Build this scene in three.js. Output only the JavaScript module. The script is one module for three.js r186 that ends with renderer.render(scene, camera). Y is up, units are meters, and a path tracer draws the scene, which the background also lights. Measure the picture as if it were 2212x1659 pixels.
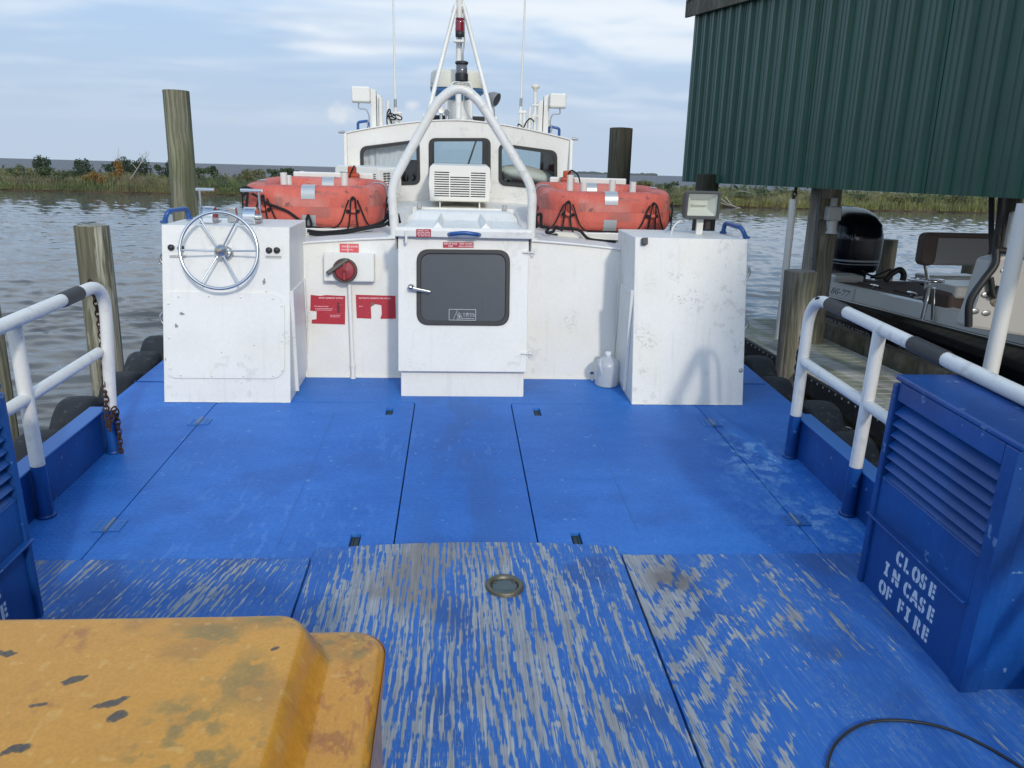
import * as THREE from 'three';
import { mergeGeometries } from 'three/addons/utils/BufferGeometryUtils.js';
import { RoundedBoxGeometry } from 'three/addons/geometries/RoundedBoxGeometry.js';

// ---------------------------------------------------------------- camera, sky, sun, exposure
const scene = new THREE.Scene();
const camera = new THREE.PerspectiveCamera(52.0, 4 / 3, 0.05, 20000);
camera.position.set(0, 1.57, 0);
camera.rotation.order = 'YXZ';
const RAD = Math.PI / 180;
camera.rotation.set(-15.1 * RAD, -4.3 * RAD, 1.52 * RAD);
camera.updateMatrixWorld();
const renderer = new THREE.WebGLRenderer({ antialias: true });
renderer.toneMapping = THREE.LinearToneMapping;
renderer.toneMappingExposure = 1.0;
renderer.shadowMap.enabled = true;
const SUN = new THREE.Vector3(0.27, 0.50, 1.03).normalize();      // towards the sun: astern, a little to starboard
const sun = new THREE.DirectionalLight(new THREE.Color(1.0, 0.94, 0.84), 1.65);
sun.position.copy(SUN).multiplyScalar(60);
sun.target.position.set(0, 0, -5); sun.position.add(sun.target.position);
sun.castShadow = true; sun.shadow.radius = 7; sun.shadow.mapSize.set(4096, 4096);
Object.assign(sun.shadow.camera, { left: -16, right: 16, top: 16, bottom: -16, near: 1, far: 140 });
scene.add(sun, sun.target);

// ---------------------------------------------------------------- noise
function rng(seed) { let a = seed >>> 0; return () => { a = (a + 0x6D2B79F5) >>> 0; let t = a; t = Math.imul(t ^ (t >>> 15), t | 1); t ^= t + Math.imul(t ^ (t >>> 7), t | 61); return ((t ^ (t >>> 14)) >>> 0) / 4294967296; }; }
const PT = new Float32Array(65536); { const r = rng(7); for (let i = 0; i < 65536; i++) PT[i] = r(); }
function vn(x, y) {
  const xi = Math.floor(x), yi = Math.floor(y); let fx = x - xi, fy = y - yi;
  fx = fx * fx * (3 - 2 * fx); fy = fy * fy * (3 - 2 * fy);
  const h = (i, j) => PT[(((i * 73) ^ (j * 19349)) + j * 131) & 65535];
  const a = h(xi, yi), b = h(xi + 1, yi), c = h(xi, yi + 1), d = h(xi + 1, yi + 1);
  return a + (b - a) * fx + (c - a) * fy + (a - b - c + d) * fx * fy;
}
function fbm(x, y, o = 4, g = 0.5) { let s = 0, a = 1, n = 0; for (let i = 0; i < o; i++) { s += a * vn(x + i * 17.3, y + i * 9.1); n += a; a *= g; x *= 2.03; y *= 2.03; } return s / n; }
const clamp = (x, a = 0, b = 1) => Math.min(b, Math.max(a, x));
const sst = (a, b, x) => { const t = clamp((x - a) / (b - a)); return t * t * (3 - 2 * t); };
const lerp = (a, b, t) => a + (b - a) * t;
const mix3 = (a, b, t) => [lerp(a[0], b[0], t), lerp(a[1], b[1], t), lerp(a[2], b[2], t)];

// ---------------------------------------------------------------- sky: hazy blue with thin cloud veils
{
  const w = 2048, h = 1024, d = new Float32Array(w * h * 4);
  const puffs = [[-7.9, 3.5, 1.25, 0.7], [-3.0, 4.2, 0.6, 0.35]];
  for (let j = 0; j < h; j++) {
    const el = ((j + 0.5) / h - 0.5) * Math.PI, y = Math.sin(el), ce = Math.cos(el);
    for (let i = 0; i < w; i++) {
      const az = ((i + 0.5) / w - 0.5) * 2 * Math.PI, x = Math.cos(az) * ce, z = Math.sin(az) * ce;
      const e = Math.max(0, y);
      let c = mix3([0.51, 0.62, 0.77], [0.40, 0.67, 1.02], sst(0.0, 0.34, e));
      c = mix3(c, [0.29, 0.50, 0.86], sst(0.32, 1.0, e));
      if (y > -0.02) {
        const k = 1 / (e + 0.09), px = x * k, pz = z * k;
        const wx = fbm(px * 0.5 + 3, pz * 0.5, 3) * 2;
        let m = fbm(px * 0.55 + wx + 11.3, pz * 1.25 + 4.1 + wx * 0.5, 5, 0.55);
        m = sst(0.38, 0.70, m) * 0.9;
        const m2 = sst(0.5, 0.75, fbm(px * 1.6 + 40, pz * 4.2 + 7 + wx, 4)) * 0.5;
        c = mix3(c, [0.84, 0.91, 0.985], clamp(m * sst(0.02, 0.16, e) + m2 * 0.5 * sst(0.02, 0.12, e)));
        const m3 = sst(0.52, 0.7, fbm(px * 0.9 + 80 + wx, pz * 3.1 + 31, 4)) * sst(0.03, 0.1, e) * (1 - sst(0.3, 0.6, e));
        c = mix3(c, [0.46, 0.59, 0.79], m3 * 0.45);
        const deg = Math.atan2(x, -z) / RAD, ed = el / RAD;
        for (const [pa, pe, ra, re] of puffs) {
          const q = ((deg - pa) / ra) ** 2 + ((ed - pe) / re) ** 2;
          if (q < 2.2) c = mix3(c, [0.78, 0.82, 0.88], sst(0.55, 1.0, (1.3 - q) * 0.5 + fbm(deg * 2.6, ed * 4.4, 4) * 0.75) * 0.75);
        }
      }
      const g = Math.max(0, x * SUN.x + y * SUN.y + z * SUN.z);              // thin cloud brightens towards the sun
      const a = 0.55 * g * g * g + 0.9 * Math.pow(g, 14);
      const o = (j * w + i) * 4;
      d[o] = c[0] + a * 0.98; d[o + 1] = c[1] + a * 0.96; d[o + 2] = c[2] + a * 0.90; d[o + 3] = 1;
    }
  }
  const t = new THREE.DataTexture(d, w, h, THREE.RGBAFormat, THREE.FloatType);
  t.mapping = THREE.EquirectangularReflectionMapping; t.magFilter = THREE.LinearFilter; t.minFilter = THREE.LinearFilter; t.wrapS = THREE.RepeatWrapping; t.needsUpdate = true;
  scene.background = t; scene.environment = t;
}

// ---------------------------------------------------------------- frames and pixel rays (photo measured at 2212 x 1659)
const BETA = 3 * RAD, FR = { W: 2212, H: 1659, f: 1659 / 2 / Math.tan(26 * RAD) };
const BM = new THREE.Matrix4().makeRotationX(BETA), BI = BM.clone().invert();
const V = (x, y, z) => new THREE.Vector3(x, y, z);
const ray = (u, v) => V(u - FR.W / 2, -(v - FR.H / 2), -FR.f).applyEuler(camera.rotation).normalize();
const hit = (u, v, ax, c, boat) => { const d = ray(u, v), o = camera.position.clone(); if (boat) { d.applyMatrix4(BI); o.applyMatrix4(BI); } return o.addScaledVector(d, (c - o[ax]) / d[ax]); };
const bz = (u, v, z) => hit(u, v, 'z', z, true), by = (u, v, y = 0) => hit(u, v, 'y', y, true), bx = (u, v, x) => hit(u, v, 'x', x, true);
const wz = (u, v, z) => hit(u, v, 'z', z), wy = (u, v, y) => hit(u, v, 'y', y), wx_ = (u, v, x) => hit(u, v, 'x', x);

// ---------------------------------------------------------------- builders
const taken = {}, bases = new Map();
function numbered(n) { taken[n] = (taken[n] ?? -1) + 1; return taken[n] ? `${n}_${String(taken[n]).padStart(3, '0')}` : n; }
function place(o, base, world) {
  const b = base.isVector3 ? base.clone() : V(...base); bases.set(o, b);
  o.position.copy(b); if (!world) { o.position.applyMatrix4(BM); o.rotation.x = BETA; }
  scene.add(o);
}
function thing(name, label, category, base, { world, group } = {}) {
  const o = new THREE.Group(); o.name = numbered(name); o.userData = { label, category }; if (group) o.userData.group = group;
  place(o, base, world); return o;
}
function uvBox(g, fn) {
  const p = g.attributes.position, n = p.count, uv = new Float32Array(n * 2), a = V(), b = V(), c = V(), e = V();
  for (let i = 0; i < n; i += 3) {
    a.fromBufferAttribute(p, i); b.fromBufferAttribute(p, i + 1); c.fromBufferAttribute(p, i + 2);
    e.crossVectors(b.clone().sub(a), c.clone().sub(a));
    const ax = Math.abs(e.x), ay = Math.abs(e.y), az = Math.abs(e.z);
    [a, b, c].forEach((q, k) => {
      const t = fn ? fn(q) : ay >= ax && ay >= az ? [q.x, -q.z] : ax > az ? [-q.z, q.y] : [q.x, q.y];
      uv[(i + k) * 2] = t[0]; uv[(i + k) * 2 + 1] = t[1];
    });
  }
  g.setAttribute('uv', new THREE.BufferAttribute(uv, 2)); return g;
}
function norm(g, keep, fn) {
  let q = g.index ? g.toNonIndexed() : g.clone();
  for (const k of Object.keys(q.attributes)) if (!['position', 'normal', 'uv'].includes(k)) q.deleteAttribute(k);
  if (!q.attributes.normal) q.computeVertexNormals();
  if (!keep || !q.attributes.uv) uvBox(q, fn);
  q.morphAttributes = {}; return q;
}
function meshOf(name, geos, mat, base, { keep, uv } = {}) {
  const list = (Array.isArray(geos) ? geos.flat(3) : [geos]).map((g) => norm(g, keep ?? g.userData.keep, uv));
  const g = list.length > 1 ? mergeGeometries(list) : list[0];
  g.translate(-base.x, -base.y, -base.z);
  const m = new THREE.Mesh(g, mat); m.name = name; m.castShadow = m.receiveShadow = true; return m;
}
function part(name, geos, mat, parent, opt = {}) {
  let r = parent; while (!bases.has(r)) r = r.parent;
  const m = meshOf(name, geos, mat, bases.get(r), opt); if (opt.label) m.userData.label = opt.label;
  parent.add(m); return m;
}
function solo(name, label, category, base, geos, mat, opt = {}) {
  const b = base.isVector3 ? base : V(...base), m = meshOf(numbered(name), geos, mat, b, opt);
  m.userData = { label, category }; if (opt.group) m.userData.group = opt.group;
  place(m, b, opt.world); return m;
}
function struct(name, geos, mat, opt = {}) {
  const m = meshOf(name, geos, mat, V(0, 0, 0), opt); m.userData = { kind: opt.kind ?? 'structure' }; if (opt.label) m.userData.label = opt.label; if (opt.category) m.userData.category = opt.category;
  bases.set(m, V(0, 0, 0)); if (opt.boat) m.rotation.x = BETA; scene.add(m); return m;
}
// geometry helpers (coordinates are absolute in the frame the thing lives in)
function rbox(x0, x1, y0, y1, z0, z1, r = 0.006, s = 2) {
  const w = Math.abs(x1 - x0), h = Math.abs(y1 - y0), d = Math.abs(z1 - z0);
  const g = new RoundedBoxGeometry(w, h, d, s, Math.min(r, w / 2.05, h / 2.05, d / 2.05)); g.translate((x0 + x1) / 2, (y0 + y1) / 2, (z0 + z1) / 2); return g;
}
function box(x0, x1, y0, y1, z0, z1) { const g = new THREE.BoxGeometry(Math.abs(x1 - x0), Math.abs(y1 - y0), Math.abs(z1 - z0)); g.translate((x0 + x1) / 2, (y0 + y1) / 2, (z0 + z1) / 2); return g; }
function roundPoly(pts, r, T = THREE.Shape) {
  const s = new T(), n = pts.length;
  for (let i = 0; i < n; i++) {
    const p = pts[i], a = pts[(i + n - 1) % n], b = pts[(i + 1) % n], rr = Array.isArray(r) ? r[i] : r;
    const la = Math.hypot(a[0] - p[0], a[1] - p[1]), lb = Math.hypot(b[0] - p[0], b[1] - p[1]), q = Math.min(rr, la / 2.05, lb / 2.05);
    const s0 = [p[0] + (a[0] - p[0]) / la * q, p[1] + (a[1] - p[1]) / la * q], s1 = [p[0] + (b[0] - p[0]) / lb * q, p[1] + (b[1] - p[1]) / lb * q];
    if (i) s.lineTo(...s0); else s.moveTo(...s0);
    if (q > 1e-5) s.quadraticCurveTo(p[0], p[1], ...s1);
  }
  s.closePath(); return s;
}
const rect = (x0, y0, x1, y1) => [[x0, y0], [x1, y0], [x1, y1], [x0, y1]];
function ext(shape, depth, bev = 0.003, cs = 8) { return new THREE.ExtrudeGeometry(shape, { depth: Math.max(1e-4, depth - 2 * bev), bevelEnabled: bev > 0, bevelSize: bev, bevelThickness: bev, bevelOffset: -bev, bevelSegments: 2, curveSegments: cs }).translate(0, 0, bev); }
const prismZ = (shape, z0, z1, bev, cs) => ext(shape, z1 - z0, bev, cs).translate(0, 0, z0);                                  // shape in (x, y)
const prismX = (shape, x0, x1, bev, cs) => ext(shape, x1 - x0, bev, cs).rotateY(-Math.PI / 2).translate(x1, 0, 0);           // shape in (z, y)
const prismY = (shape, y0, y1, bev, cs) => ext(shape, y1 - y0, bev, cs).rotateX(-Math.PI / 2).translate(0, y0, 0);           // shape in (x, -z)
const poly = (pts) => roundPoly(pts, 0);
function cyl(a, b, r0, r1 = r0, n = 16) {
  const A = a.isVector3 ? a : V(...a), B = b.isVector3 ? b : V(...b), d = B.clone().sub(A), L = d.length();
  const g = new THREE.CylinderGeometry(r1, r0, L, n, 1); g.applyQuaternion(new THREE.Quaternion().setFromUnitVectors(V(0, 1, 0), d.normalize())); g.translate((A.x + B.x) / 2, (A.y + B.y) / 2, (A.z + B.z) / 2); return g;
}
function sweep(pts, r, rad = 10, closed = false) {
  const P = pts.map((p) => (p.isVector3 ? p : V(...p))), n = P.length, pos = [], nor = [], uv = [], idx = [];
  let N = V(0, 1, 0), T0 = null, L = 0; const R = typeof r === 'function' ? r : () => r;
  for (let i = 0; i < n; i++) {
    const T = (closed ? P[(i + 1) % n].clone().sub(P[(i + n - 1) % n]) : P[Math.min(n - 1, i + 1)].clone().sub(P[Math.max(0, i - 1)])).normalize();
    if (!T0) { if (Math.abs(T.y) > 0.9) N.set(1, 0, 0); }
    N.addScaledVector(T, -N.dot(T)).normalize(); const Bn = V().crossVectors(T, N); T0 = T;
    if (i) L += P[i].distanceTo(P[i - 1]);
    for (let k = 0; k <= rad; k++) { const a = k / rad * 2 * Math.PI, q = N.clone().multiplyScalar(Math.cos(a)).addScaledVector(Bn, Math.sin(a)), rr = R(i / (n - 1)); pos.push(P[i].x + q.x * rr, P[i].y + q.y * rr, P[i].z + q.z * rr); nor.push(q.x, q.y, q.z); uv.push(k / rad * 2 * Math.PI * rr, L); }
  }
  const m = closed ? n : n - 1;
  for (let i = 0; i < m; i++) for (let k = 0; k < rad; k++) { const a = i * (rad + 1) + k, b = ((i + 1) % n) * (rad + 1) + k; idx.push(a, a + 1, b, b, a + 1, b + 1); }
  if (!closed) for (const [i, s] of [[0, -1], [n - 1, 1]]) {
    const c = pos.length / 3, T = P[Math.min(n - 1, i + (i ? 0 : 1))].clone().sub(P[i ? n - 2 : 0]).normalize().multiplyScalar(s);
    pos.push(P[i].x, P[i].y, P[i].z); nor.push(T.x, T.y, T.z); uv.push(0, 0);
    for (let k = 0; k <= rad; k++) { const o = (i * (rad + 1) + k) * 3; pos.push(pos[o], pos[o + 1], pos[o + 2]); nor.push(T.x, T.y, T.z); uv.push(0, 0); }
    for (let k = 0; k < rad; k++) s > 0 ? idx.push(c, c + 1 + k, c + 2 + k) : idx.push(c, c + 2 + k, c + 1 + k);
  }
  const g = new THREE.BufferGeometry(); g.setAttribute('position', new THREE.Float32BufferAttribute(pos, 3)); g.setAttribute('normal', new THREE.Float32BufferAttribute(nor, 3)); g.setAttribute('uv', new THREE.Float32BufferAttribute(uv, 2)); g.setIndex(idx); g.userData.keep = true; return g;
}
function bent(pts, rb) {            // polyline with rounded corners
  const P = pts.map((p) => (p.isVector3 ? p : V(...p))), out = [P[0]];
  for (let i = 1; i < P.length - 1; i++) {
    const a = P[i - 1].clone().sub(P[i]), b = P[i + 1].clone().sub(P[i]), q = Math.min(rb, a.length() / 2.05, b.length() / 2.05);
    const s = P[i].clone().addScaledVector(a.normalize(), q), e = P[i].clone().addScaledVector(b.normalize(), q);
    for (let k = 0; k <= 8; k++) { const t = k / 8; out.push(s.clone().multiplyScalar((1 - t) ** 2).addScaledVector(P[i], 2 * t * (1 - t)).addScaledVector(e, t * t)); }
  }
  out.push(P[P.length - 1]); return out;
}
const spline = (pts, n = 40, closed = false) => new THREE.CatmullRomCurve3(pts.map((p) => (p.isVector3 ? p : V(...p))), closed, 'centripetal').getPoints(n);
function lathe(prof, at, ax = 'y', n = 28) { const g = new THREE.LatheGeometry(prof.map((p) => new THREE.Vector2(...p)), n); if (ax === 'z') g.rotateX(Math.PI / 2); if (ax === 'x') g.rotateZ(-Math.PI / 2); g.translate(...(at.isVector3 ? at.toArray() : at)); return g; }
function grid(nu, nv, fn, uvf) {   // fn(s,t)->[x,y,z]
  const pos = [], uv = [], idx = [];
  for (let j = 0; j <= nv; j++) for (let i = 0; i <= nu; i++) { const p = fn(i / nu, j / nv); pos.push(p[0], p[1], p[2]); const q = uvf ? uvf(i / nu, j / nv, p) : [i / nu, j / nv]; uv.push(q[0], q[1]); }
  for (let j = 0; j < nv; j++) for (let i = 0; i < nu; i++) { const a = j * (nu + 1) + i, b = a + nu + 1; idx.push(a, a + 1, b, b, a + 1, b + 1); }
  const g = new THREE.BufferGeometry(); g.setAttribute('position', new THREE.Float32BufferAttribute(pos, 3)); g.setAttribute('uv', new THREE.Float32BufferAttribute(uv, 2)); g.setIndex(idx); g.computeVertexNormals(); g.userData.keep = true; return g;
}
function sphere(at, rx, ry = rx, rz = rx, n = 14) { const g = new THREE.SphereGeometry(1, n, Math.round(n * 0.7)); g.scale(rx, ry, rz); g.translate(...(at.isVector3 ? at.toArray() : at)); return g; }

// ---------------------------------------------------------------- textures and materials
function dataTex(w, h, fn, size, srgb = true) {
  const d = new Uint8Array(w * h * 4);
  for (let j = 0; j < h; j++) for (let i = 0; i < w; i++) { const c = fn(i / w, j / h, i, j), o = (j * w + i) * 4; if (c.length) { d[o] = clamp(c[0], 0, 255); d[o + 1] = clamp(c[1], 0, 255); d[o + 2] = clamp(c[2], 0, 255); } else d[o] = d[o + 1] = d[o + 2] = clamp(c, 0, 255); d[o + 3] = 255; }
  const t = new THREE.DataTexture(d, w, h); t.wrapS = t.wrapT = THREE.RepeatWrapping; t.magFilter = THREE.LinearFilter; t.minFilter = THREE.LinearMipmapLinearFilter; t.generateMipmaps = true; if (srgb) t.colorSpace = THREE.SRGBColorSpace;
  if (size) t.repeat.set(1 / size[0], 1 / size[1]); t.needsUpdate = true; return t;
}
// noise that tiles over the unit square
function tn(u, v, f, s = 0, o = 3, fy = f) { let r = 0, a = 1, n = 0; for (let k = 0; k < o; k++) { const x = u * f, y = v * fy, xi = Math.floor(x), yi = Math.floor(y); let fx = x - xi, fz = y - yi; fx = fx * fx * (3 - 2 * fx); fz = fz * fz * (3 - 2 * fz); const h = (i, j) => PT[((((i % f) + f) % f) * 157 + (((j % fy) + fy) % fy) * 2711 + s * 977 + k * 5153) & 65535]; const A = h(xi, yi), B = h(xi + 1, yi), C = h(xi, yi + 1), D = h(xi + 1, yi + 1); r += a * (A + (B - A) * fx + (C - A) * fz + (A - B - C + D) * fx * fz); n += a; a *= 0.5; f *= 2; fy *= 2; } return r / n; }
function canvasTex(w, h, draw) { const c = document.createElement('canvas'); c.width = w; c.height = h; const g = c.getContext('2d'); draw(g, w, h); const t = new THREE.CanvasTexture(c); t.colorSpace = THREE.SRGBColorSpace; t.anisotropy = 8; return t; }
const std = (color, roughness = 0.6, extra = {}) => new THREE.MeshStandardMaterial({ color: Array.isArray(color) ? new THREE.Color().setRGB(...color) : color, roughness, ...extra });
const phy = (color, roughness = 0.5, extra = {}) => new THREE.MeshPhysicalMaterial({ color: Array.isArray(color) ? new THREE.Color().setRGB(...color) : color, roughness, ...extra });
const whiteTex = (seed, dirt) => dataTex(1024, 1024, (u, v) => {
  const a = tn(u, v, 5, seed, 5), f = tn(u, v, 160, seed + 1, 2), spots = sst(0.60, 0.80, tn(u, v, 9, seed + 2, 5)) * sst(0.45, 0.75, f) * dirt, str = sst(0.66, 0.8, tn(u, v, 60, seed + 3, 3, 5)) * dirt * 0.35, mould = sst(0.6, 0.72, tn(u, v, 40, seed + 5, 4)) * sst(0.5, 0.7, tn(u, v, 4, seed + 6, 3)) * dirt * 0.8;
  const yel = sst(0.5, 0.8, tn(u, v, 6, seed + 4, 4)) * 7;
  const b = 224 + (a - 0.5) * 16 + (f - 0.5) * 6 - spots * 34 - str * 20 - mould * 24; return [b, b - 2 - yel * 0.15, b - 8 - yel * 0.8];
}, [1.7, 1.7]);
const bumpFine = dataTex(512, 512, (u, v) => 128 + (tn(u, v, 8, 51, 4) - 0.5) * 120 + (tn(u, v, 120, 52, 2) - 0.5) * 70, [0.8, 0.8], false);
const M = {};
M.white = std(0xffffff, 0.42, { map: whiteTex(1, 0.55), bumpMap: bumpFine, bumpScale: 0.0012 });
M.whiteDirty = std(0xffffff, 0.5, { map: whiteTex(21, 0.8), bumpMap: bumpFine, bumpScale: 0.0014 });
M.whitePipe = std(0xffffff, 0.38, { map: whiteTex(33, 0.9), bumpMap: bumpFine, bumpScale: 0.0006 });
M.pvc = std([0.72, 0.70, 0.65], 0.4);
M.acWhite = std([0.76, 0.745, 0.69], 0.45);
M.cream = std([0.72, 0.69, 0.58], 0.4);
M.steel = std([0.62, 0.63, 0.64], 0.16, { metalness: 1 });
M.steelDull = std([0.50, 0.50, 0.49], 0.38, { metalness: 1 });
M.galv = std([0.40, 0.40, 0.39], 0.5, { metalness: 0.8 });
M.rust = std([0.10, 0.055, 0.035], 0.85, { metalness: 0.2, map: dataTex(128, 128, (u, v) => { const a = tn(u, v, 16, 61, 3); return [150 + a * 100, 140 + a * 70, 130 + a * 60]; }, [0.1, 0.1]) });
M.chainBlack = std([0.025, 0.023, 0.022], 0.5, { metalness: 0.5 });
M.black = std([0.018, 0.018, 0.02], 0.5);
M.gasket = std([0.022, 0.022, 0.024], 0.55);
M.rope = std([0.012, 0.012, 0.014], 0.9, { bumpMap: dataTex(64, 64, (u, v) => 128 + 110 * Math.sin((u + v) * 6.283 * 2), [0.022, 0.03], false), bumpScale: 0.002 });
M.tape = std([0.03, 0.03, 0.033], 0.6, { bumpMap: dataTex(16, 128, (u, v) => 255 * ((v * 4) % 1), [0.1, 0.06], false), bumpScale: 0.002 });
M.rubber = std(0xffffff, 0.75, { map: dataTex(512, 512, (u, v) => { const a = tn(u, v, 10, 71, 5), sc = sst(0.66, 0.75, tn(u, v, 30, 72, 4)) * 26; const b = 26 + a * 22 + sc; return [b, b, b + 1]; }, [0.8, 0.8]), bumpMap: bumpFine, bumpScale: 0.002 });
const BLUE = [40, 104, 181];      // sRGB of the blue paint
const deckTex = dataTex(2048, 1408, (u, v) => {       // x -2.2..2.2 , -z 2.4..5.4
  const x = u * 4.4 - 2.2, z = -(2.4 + v * 3.03);
  const a = fbm(x * 1.1 + 5, z * 1.1 + 50, 4), f = vn(x * 90, z * 90), st = fbm(x * 5 + 9, z * 14 + 70, 3);
  let c = mix3(BLUE, [50, 116, 195], sst(0.35, 0.7, a)); c = mix3(c, [40, 86, 156], sst(0.56, 0.78, fbm(x * 2.2 + 31, z * 2.2 + 11, 4)) * 0.35);
  c = c.map((q) => q + (f - 0.5) * 9 + (st - 0.5) * 12);
  const walk = Math.exp(-(((x - 0.05) / 0.22) ** 2)) * sst(0.42, 0.62, fbm(x * 7, z * 3 + 8, 4)); c = mix3(c, [52, 84, 140], walk * 0.35);   // foot-worn strip down the middle
  const s = Math.exp(-(((x - 1.52) / 0.13) ** 2) - ((z + 3.72) / 0.24) ** 2) + 0.8 * Math.exp(-(((x - 1.60) / 0.10) ** 2) - ((z + 2.95) / 0.22) ** 2) + 0.35 * Math.exp(-(((x - 1.45) / 0.2) ** 2) - ((z + 3.2) / 0.5) ** 2);
  c = mix3(c, [168, 192, 224], clamp(s * 1.5) * sst(0.40, 0.70, fbm(x * 30 + 2 * vn(x * 9, z * 9), z * 22, 5)) * (0.3 + 0.7 * vn(x * 210, z * 120)) * 0.85);                 // dried salt by the starboard post
  const ch = fbm(x * 26 + 3, z * 26, 3); if (ch > 0.845) c = mix3(c, [150, 170, 205], 0.5);
  const g = sst(0.62, 0.72, fbm(x * 40, z * 12, 3)) * sst(0.5, 0.7, fbm(x * 1.3 + 90, z * 1.3, 3)); c = mix3(c, [120, 155, 215], g * 0.25);
  return c;
});
deckTex.wrapS = deckTex.wrapT = THREE.ClampToEdgeWrapping;
const uvDeck = (q) => [(q.x + 2.2) / 4.4, (-q.z - 2.4) / 3.03];
const tread = dataTex(256, 256, (u, v) => {          // raised tread lozenges, alternating
  let h = 0; const cell = (cx, cy, ang) => { let dx = ((u - cx + 1.5) % 1) - 0.5, dy = ((v - cy + 1.5) % 1) - 0.5; const p = dx * Math.cos(ang) + dy * Math.sin(ang), q = -dx * Math.sin(ang) + dy * Math.cos(ang); h = Math.max(h, sst(1, 0.5, (p / 0.24) ** 2 + (q / 0.075) ** 2)); };
  cell(0.25, 0.25, 0.78); cell(0.75, 0.25, -0.78); cell(0.25, 0.75, -0.78); cell(0.75, 0.75, 0.78); return 90 + h * 130 + (tn(u, v, 16, 90, 2) - 0.5) * 30;
}, [1 / 30, 1 / 30], false);
const treadDeck = tread.clone(); treadDeck.repeat.set(4.4 / 0.062, 3.03 / 0.062); treadDeck.needsUpdate = true;
M.deck = phy(0xffffff, 0.5, { specularIntensity: 0.6, map: deckTex, bumpMap: treadDeck, bumpScale: 0.0022 });
const blueTex = (seed, wear) => dataTex(1024, 1024, (u, v) => {
  const a = tn(u, v, 5, seed, 5), f = tn(u, v, 180, seed + 1, 2), chips = sst(0.80, 0.84, tn(u, v, 44, seed + 2, 3)) * wear, st = tn(u, v, 90, seed + 3, 3, 6);
  let c = mix3([13, 62, 126], [20, 78, 150], sst(0.3, 0.7, a)); c = c.map((q) => q + (f - 0.5) * 8 + (st - 0.5) * 8); return mix3(c, [150, 165, 190], chips * 0.7);
}, [1.3, 1.3]);
M.blue = std(0xffffff, 0.4, { map: blueTex(5, 0.8), bumpMap: bumpFine, bumpScale: 0.0014 });
M.blueClean = std(0xffffff, 0.42, { map: blueTex(9, 0), bumpMap: bumpFine, bumpScale: 0.0012 });
M.blueLight = std([0.026, 0.14, 0.42], 0.46, { bumpMap: bumpFine, bumpScale: 0.002 });
M.blueDark = std([0.012, 0.05, 0.22], 0.4, { bumpMap: bumpFine, bumpScale: 0.001 });
M.handle = std([0.02, 0.085, 0.28], 0.35);
M.under = std([0.012, 0.02, 0.05], 0.9);
M.green = std([0.013, 0.090, 0.058], 0.45, { map: dataTex(512, 512, (u, v) => { const a = tn(u, v, 6, 81, 4), f = tn(u, v, 120, 82, 2), st = tn(u, v, 100, 83, 3, 4); const b = 226 + (a - 0.5) * 44 + (f - 0.5) * 14 + (st - 0.5) * 26; return [b, b, b]; }, [1.2, 2.4]) });
const woodTex = (seed, light, dark, gx = 70, gy = 3) => dataTex(512, 1024, (u, v) => {
  const wv = (tn(u, v, 4, seed + 5, 3) - 0.5) * 0.08, g = tn(u + wv, v, gx, seed, 4, gy), b = tn(u, v, 4, seed + 1, 5), f = tn(u, v, 200, seed + 2, 2, 30), bl = sst(0.48, 0.68, tn(u, v, 7, seed + 3, 4, 3));
  let c = mix3(dark, light, clamp(g * 1.25 - 0.12)); c = c.map((q) => q * (0.80 + 0.4 * b) + (f - 0.5) * 22); return mix3(c, [c[0] * 0.72, c[1] * 0.76, c[2] * 0.66], bl * 0.7);
}, [0.95, 2.2]);
const woodBump = dataTex(256, 512, (u, v) => 255 * tn(u, v, 60, 95, 3, 3), [0.95, 2.2], false);
M.pile = std(0xffffff, 0.9, { map: woodTex(101, [150, 147, 124], [92, 90, 72]), bumpMap: woodBump, bumpScale: 0.008 });
M.pileDark = std(0xffffff, 0.9, { map: woodTex(131, [98, 94, 80], [52, 50, 42]), bumpMap: woodBump, bumpScale: 0.008 });
M.pileBrown = std(0xffffff, 0.9, { map: woodTex(191, [166, 158, 146], [106, 99, 90], 90, 5), bumpMap: woodBump, bumpScale: 0.008 });
M.pileBlotch = std(0xffffff, 0.9, { map: dataTex(512, 1024, (u, v) => { const m = sst(0.40, 0.60, tn(u, v, 12, 141, 5, 7) + (tn(u, v, 90, 143, 2, 20) - 0.5) * 0.25), g = tn(u, v, 80, 142, 3, 5); let c = mix3([106, 103, 84], [152, 149, 132], m); return c.map((q) => q * (0.62 + 0.68 * g)); }, [0.95, 2.2]), bumpMap: woodBump, bumpScale: 0.01 });
M.plank = std(0xffffff, 0.85, { map: woodTex(161, [196, 193, 184], [160, 157, 150], 10, 60) });
M.plankBrown = std(0xffffff, 0.9, { map: woodTex(171, [182, 172, 152], [130, 122, 106], 10, 60) });
M.beam = std(0xffffff, 0.9, { map: woodTex(181, [132, 122, 104], [88, 80, 66], 20, 30) });

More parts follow.
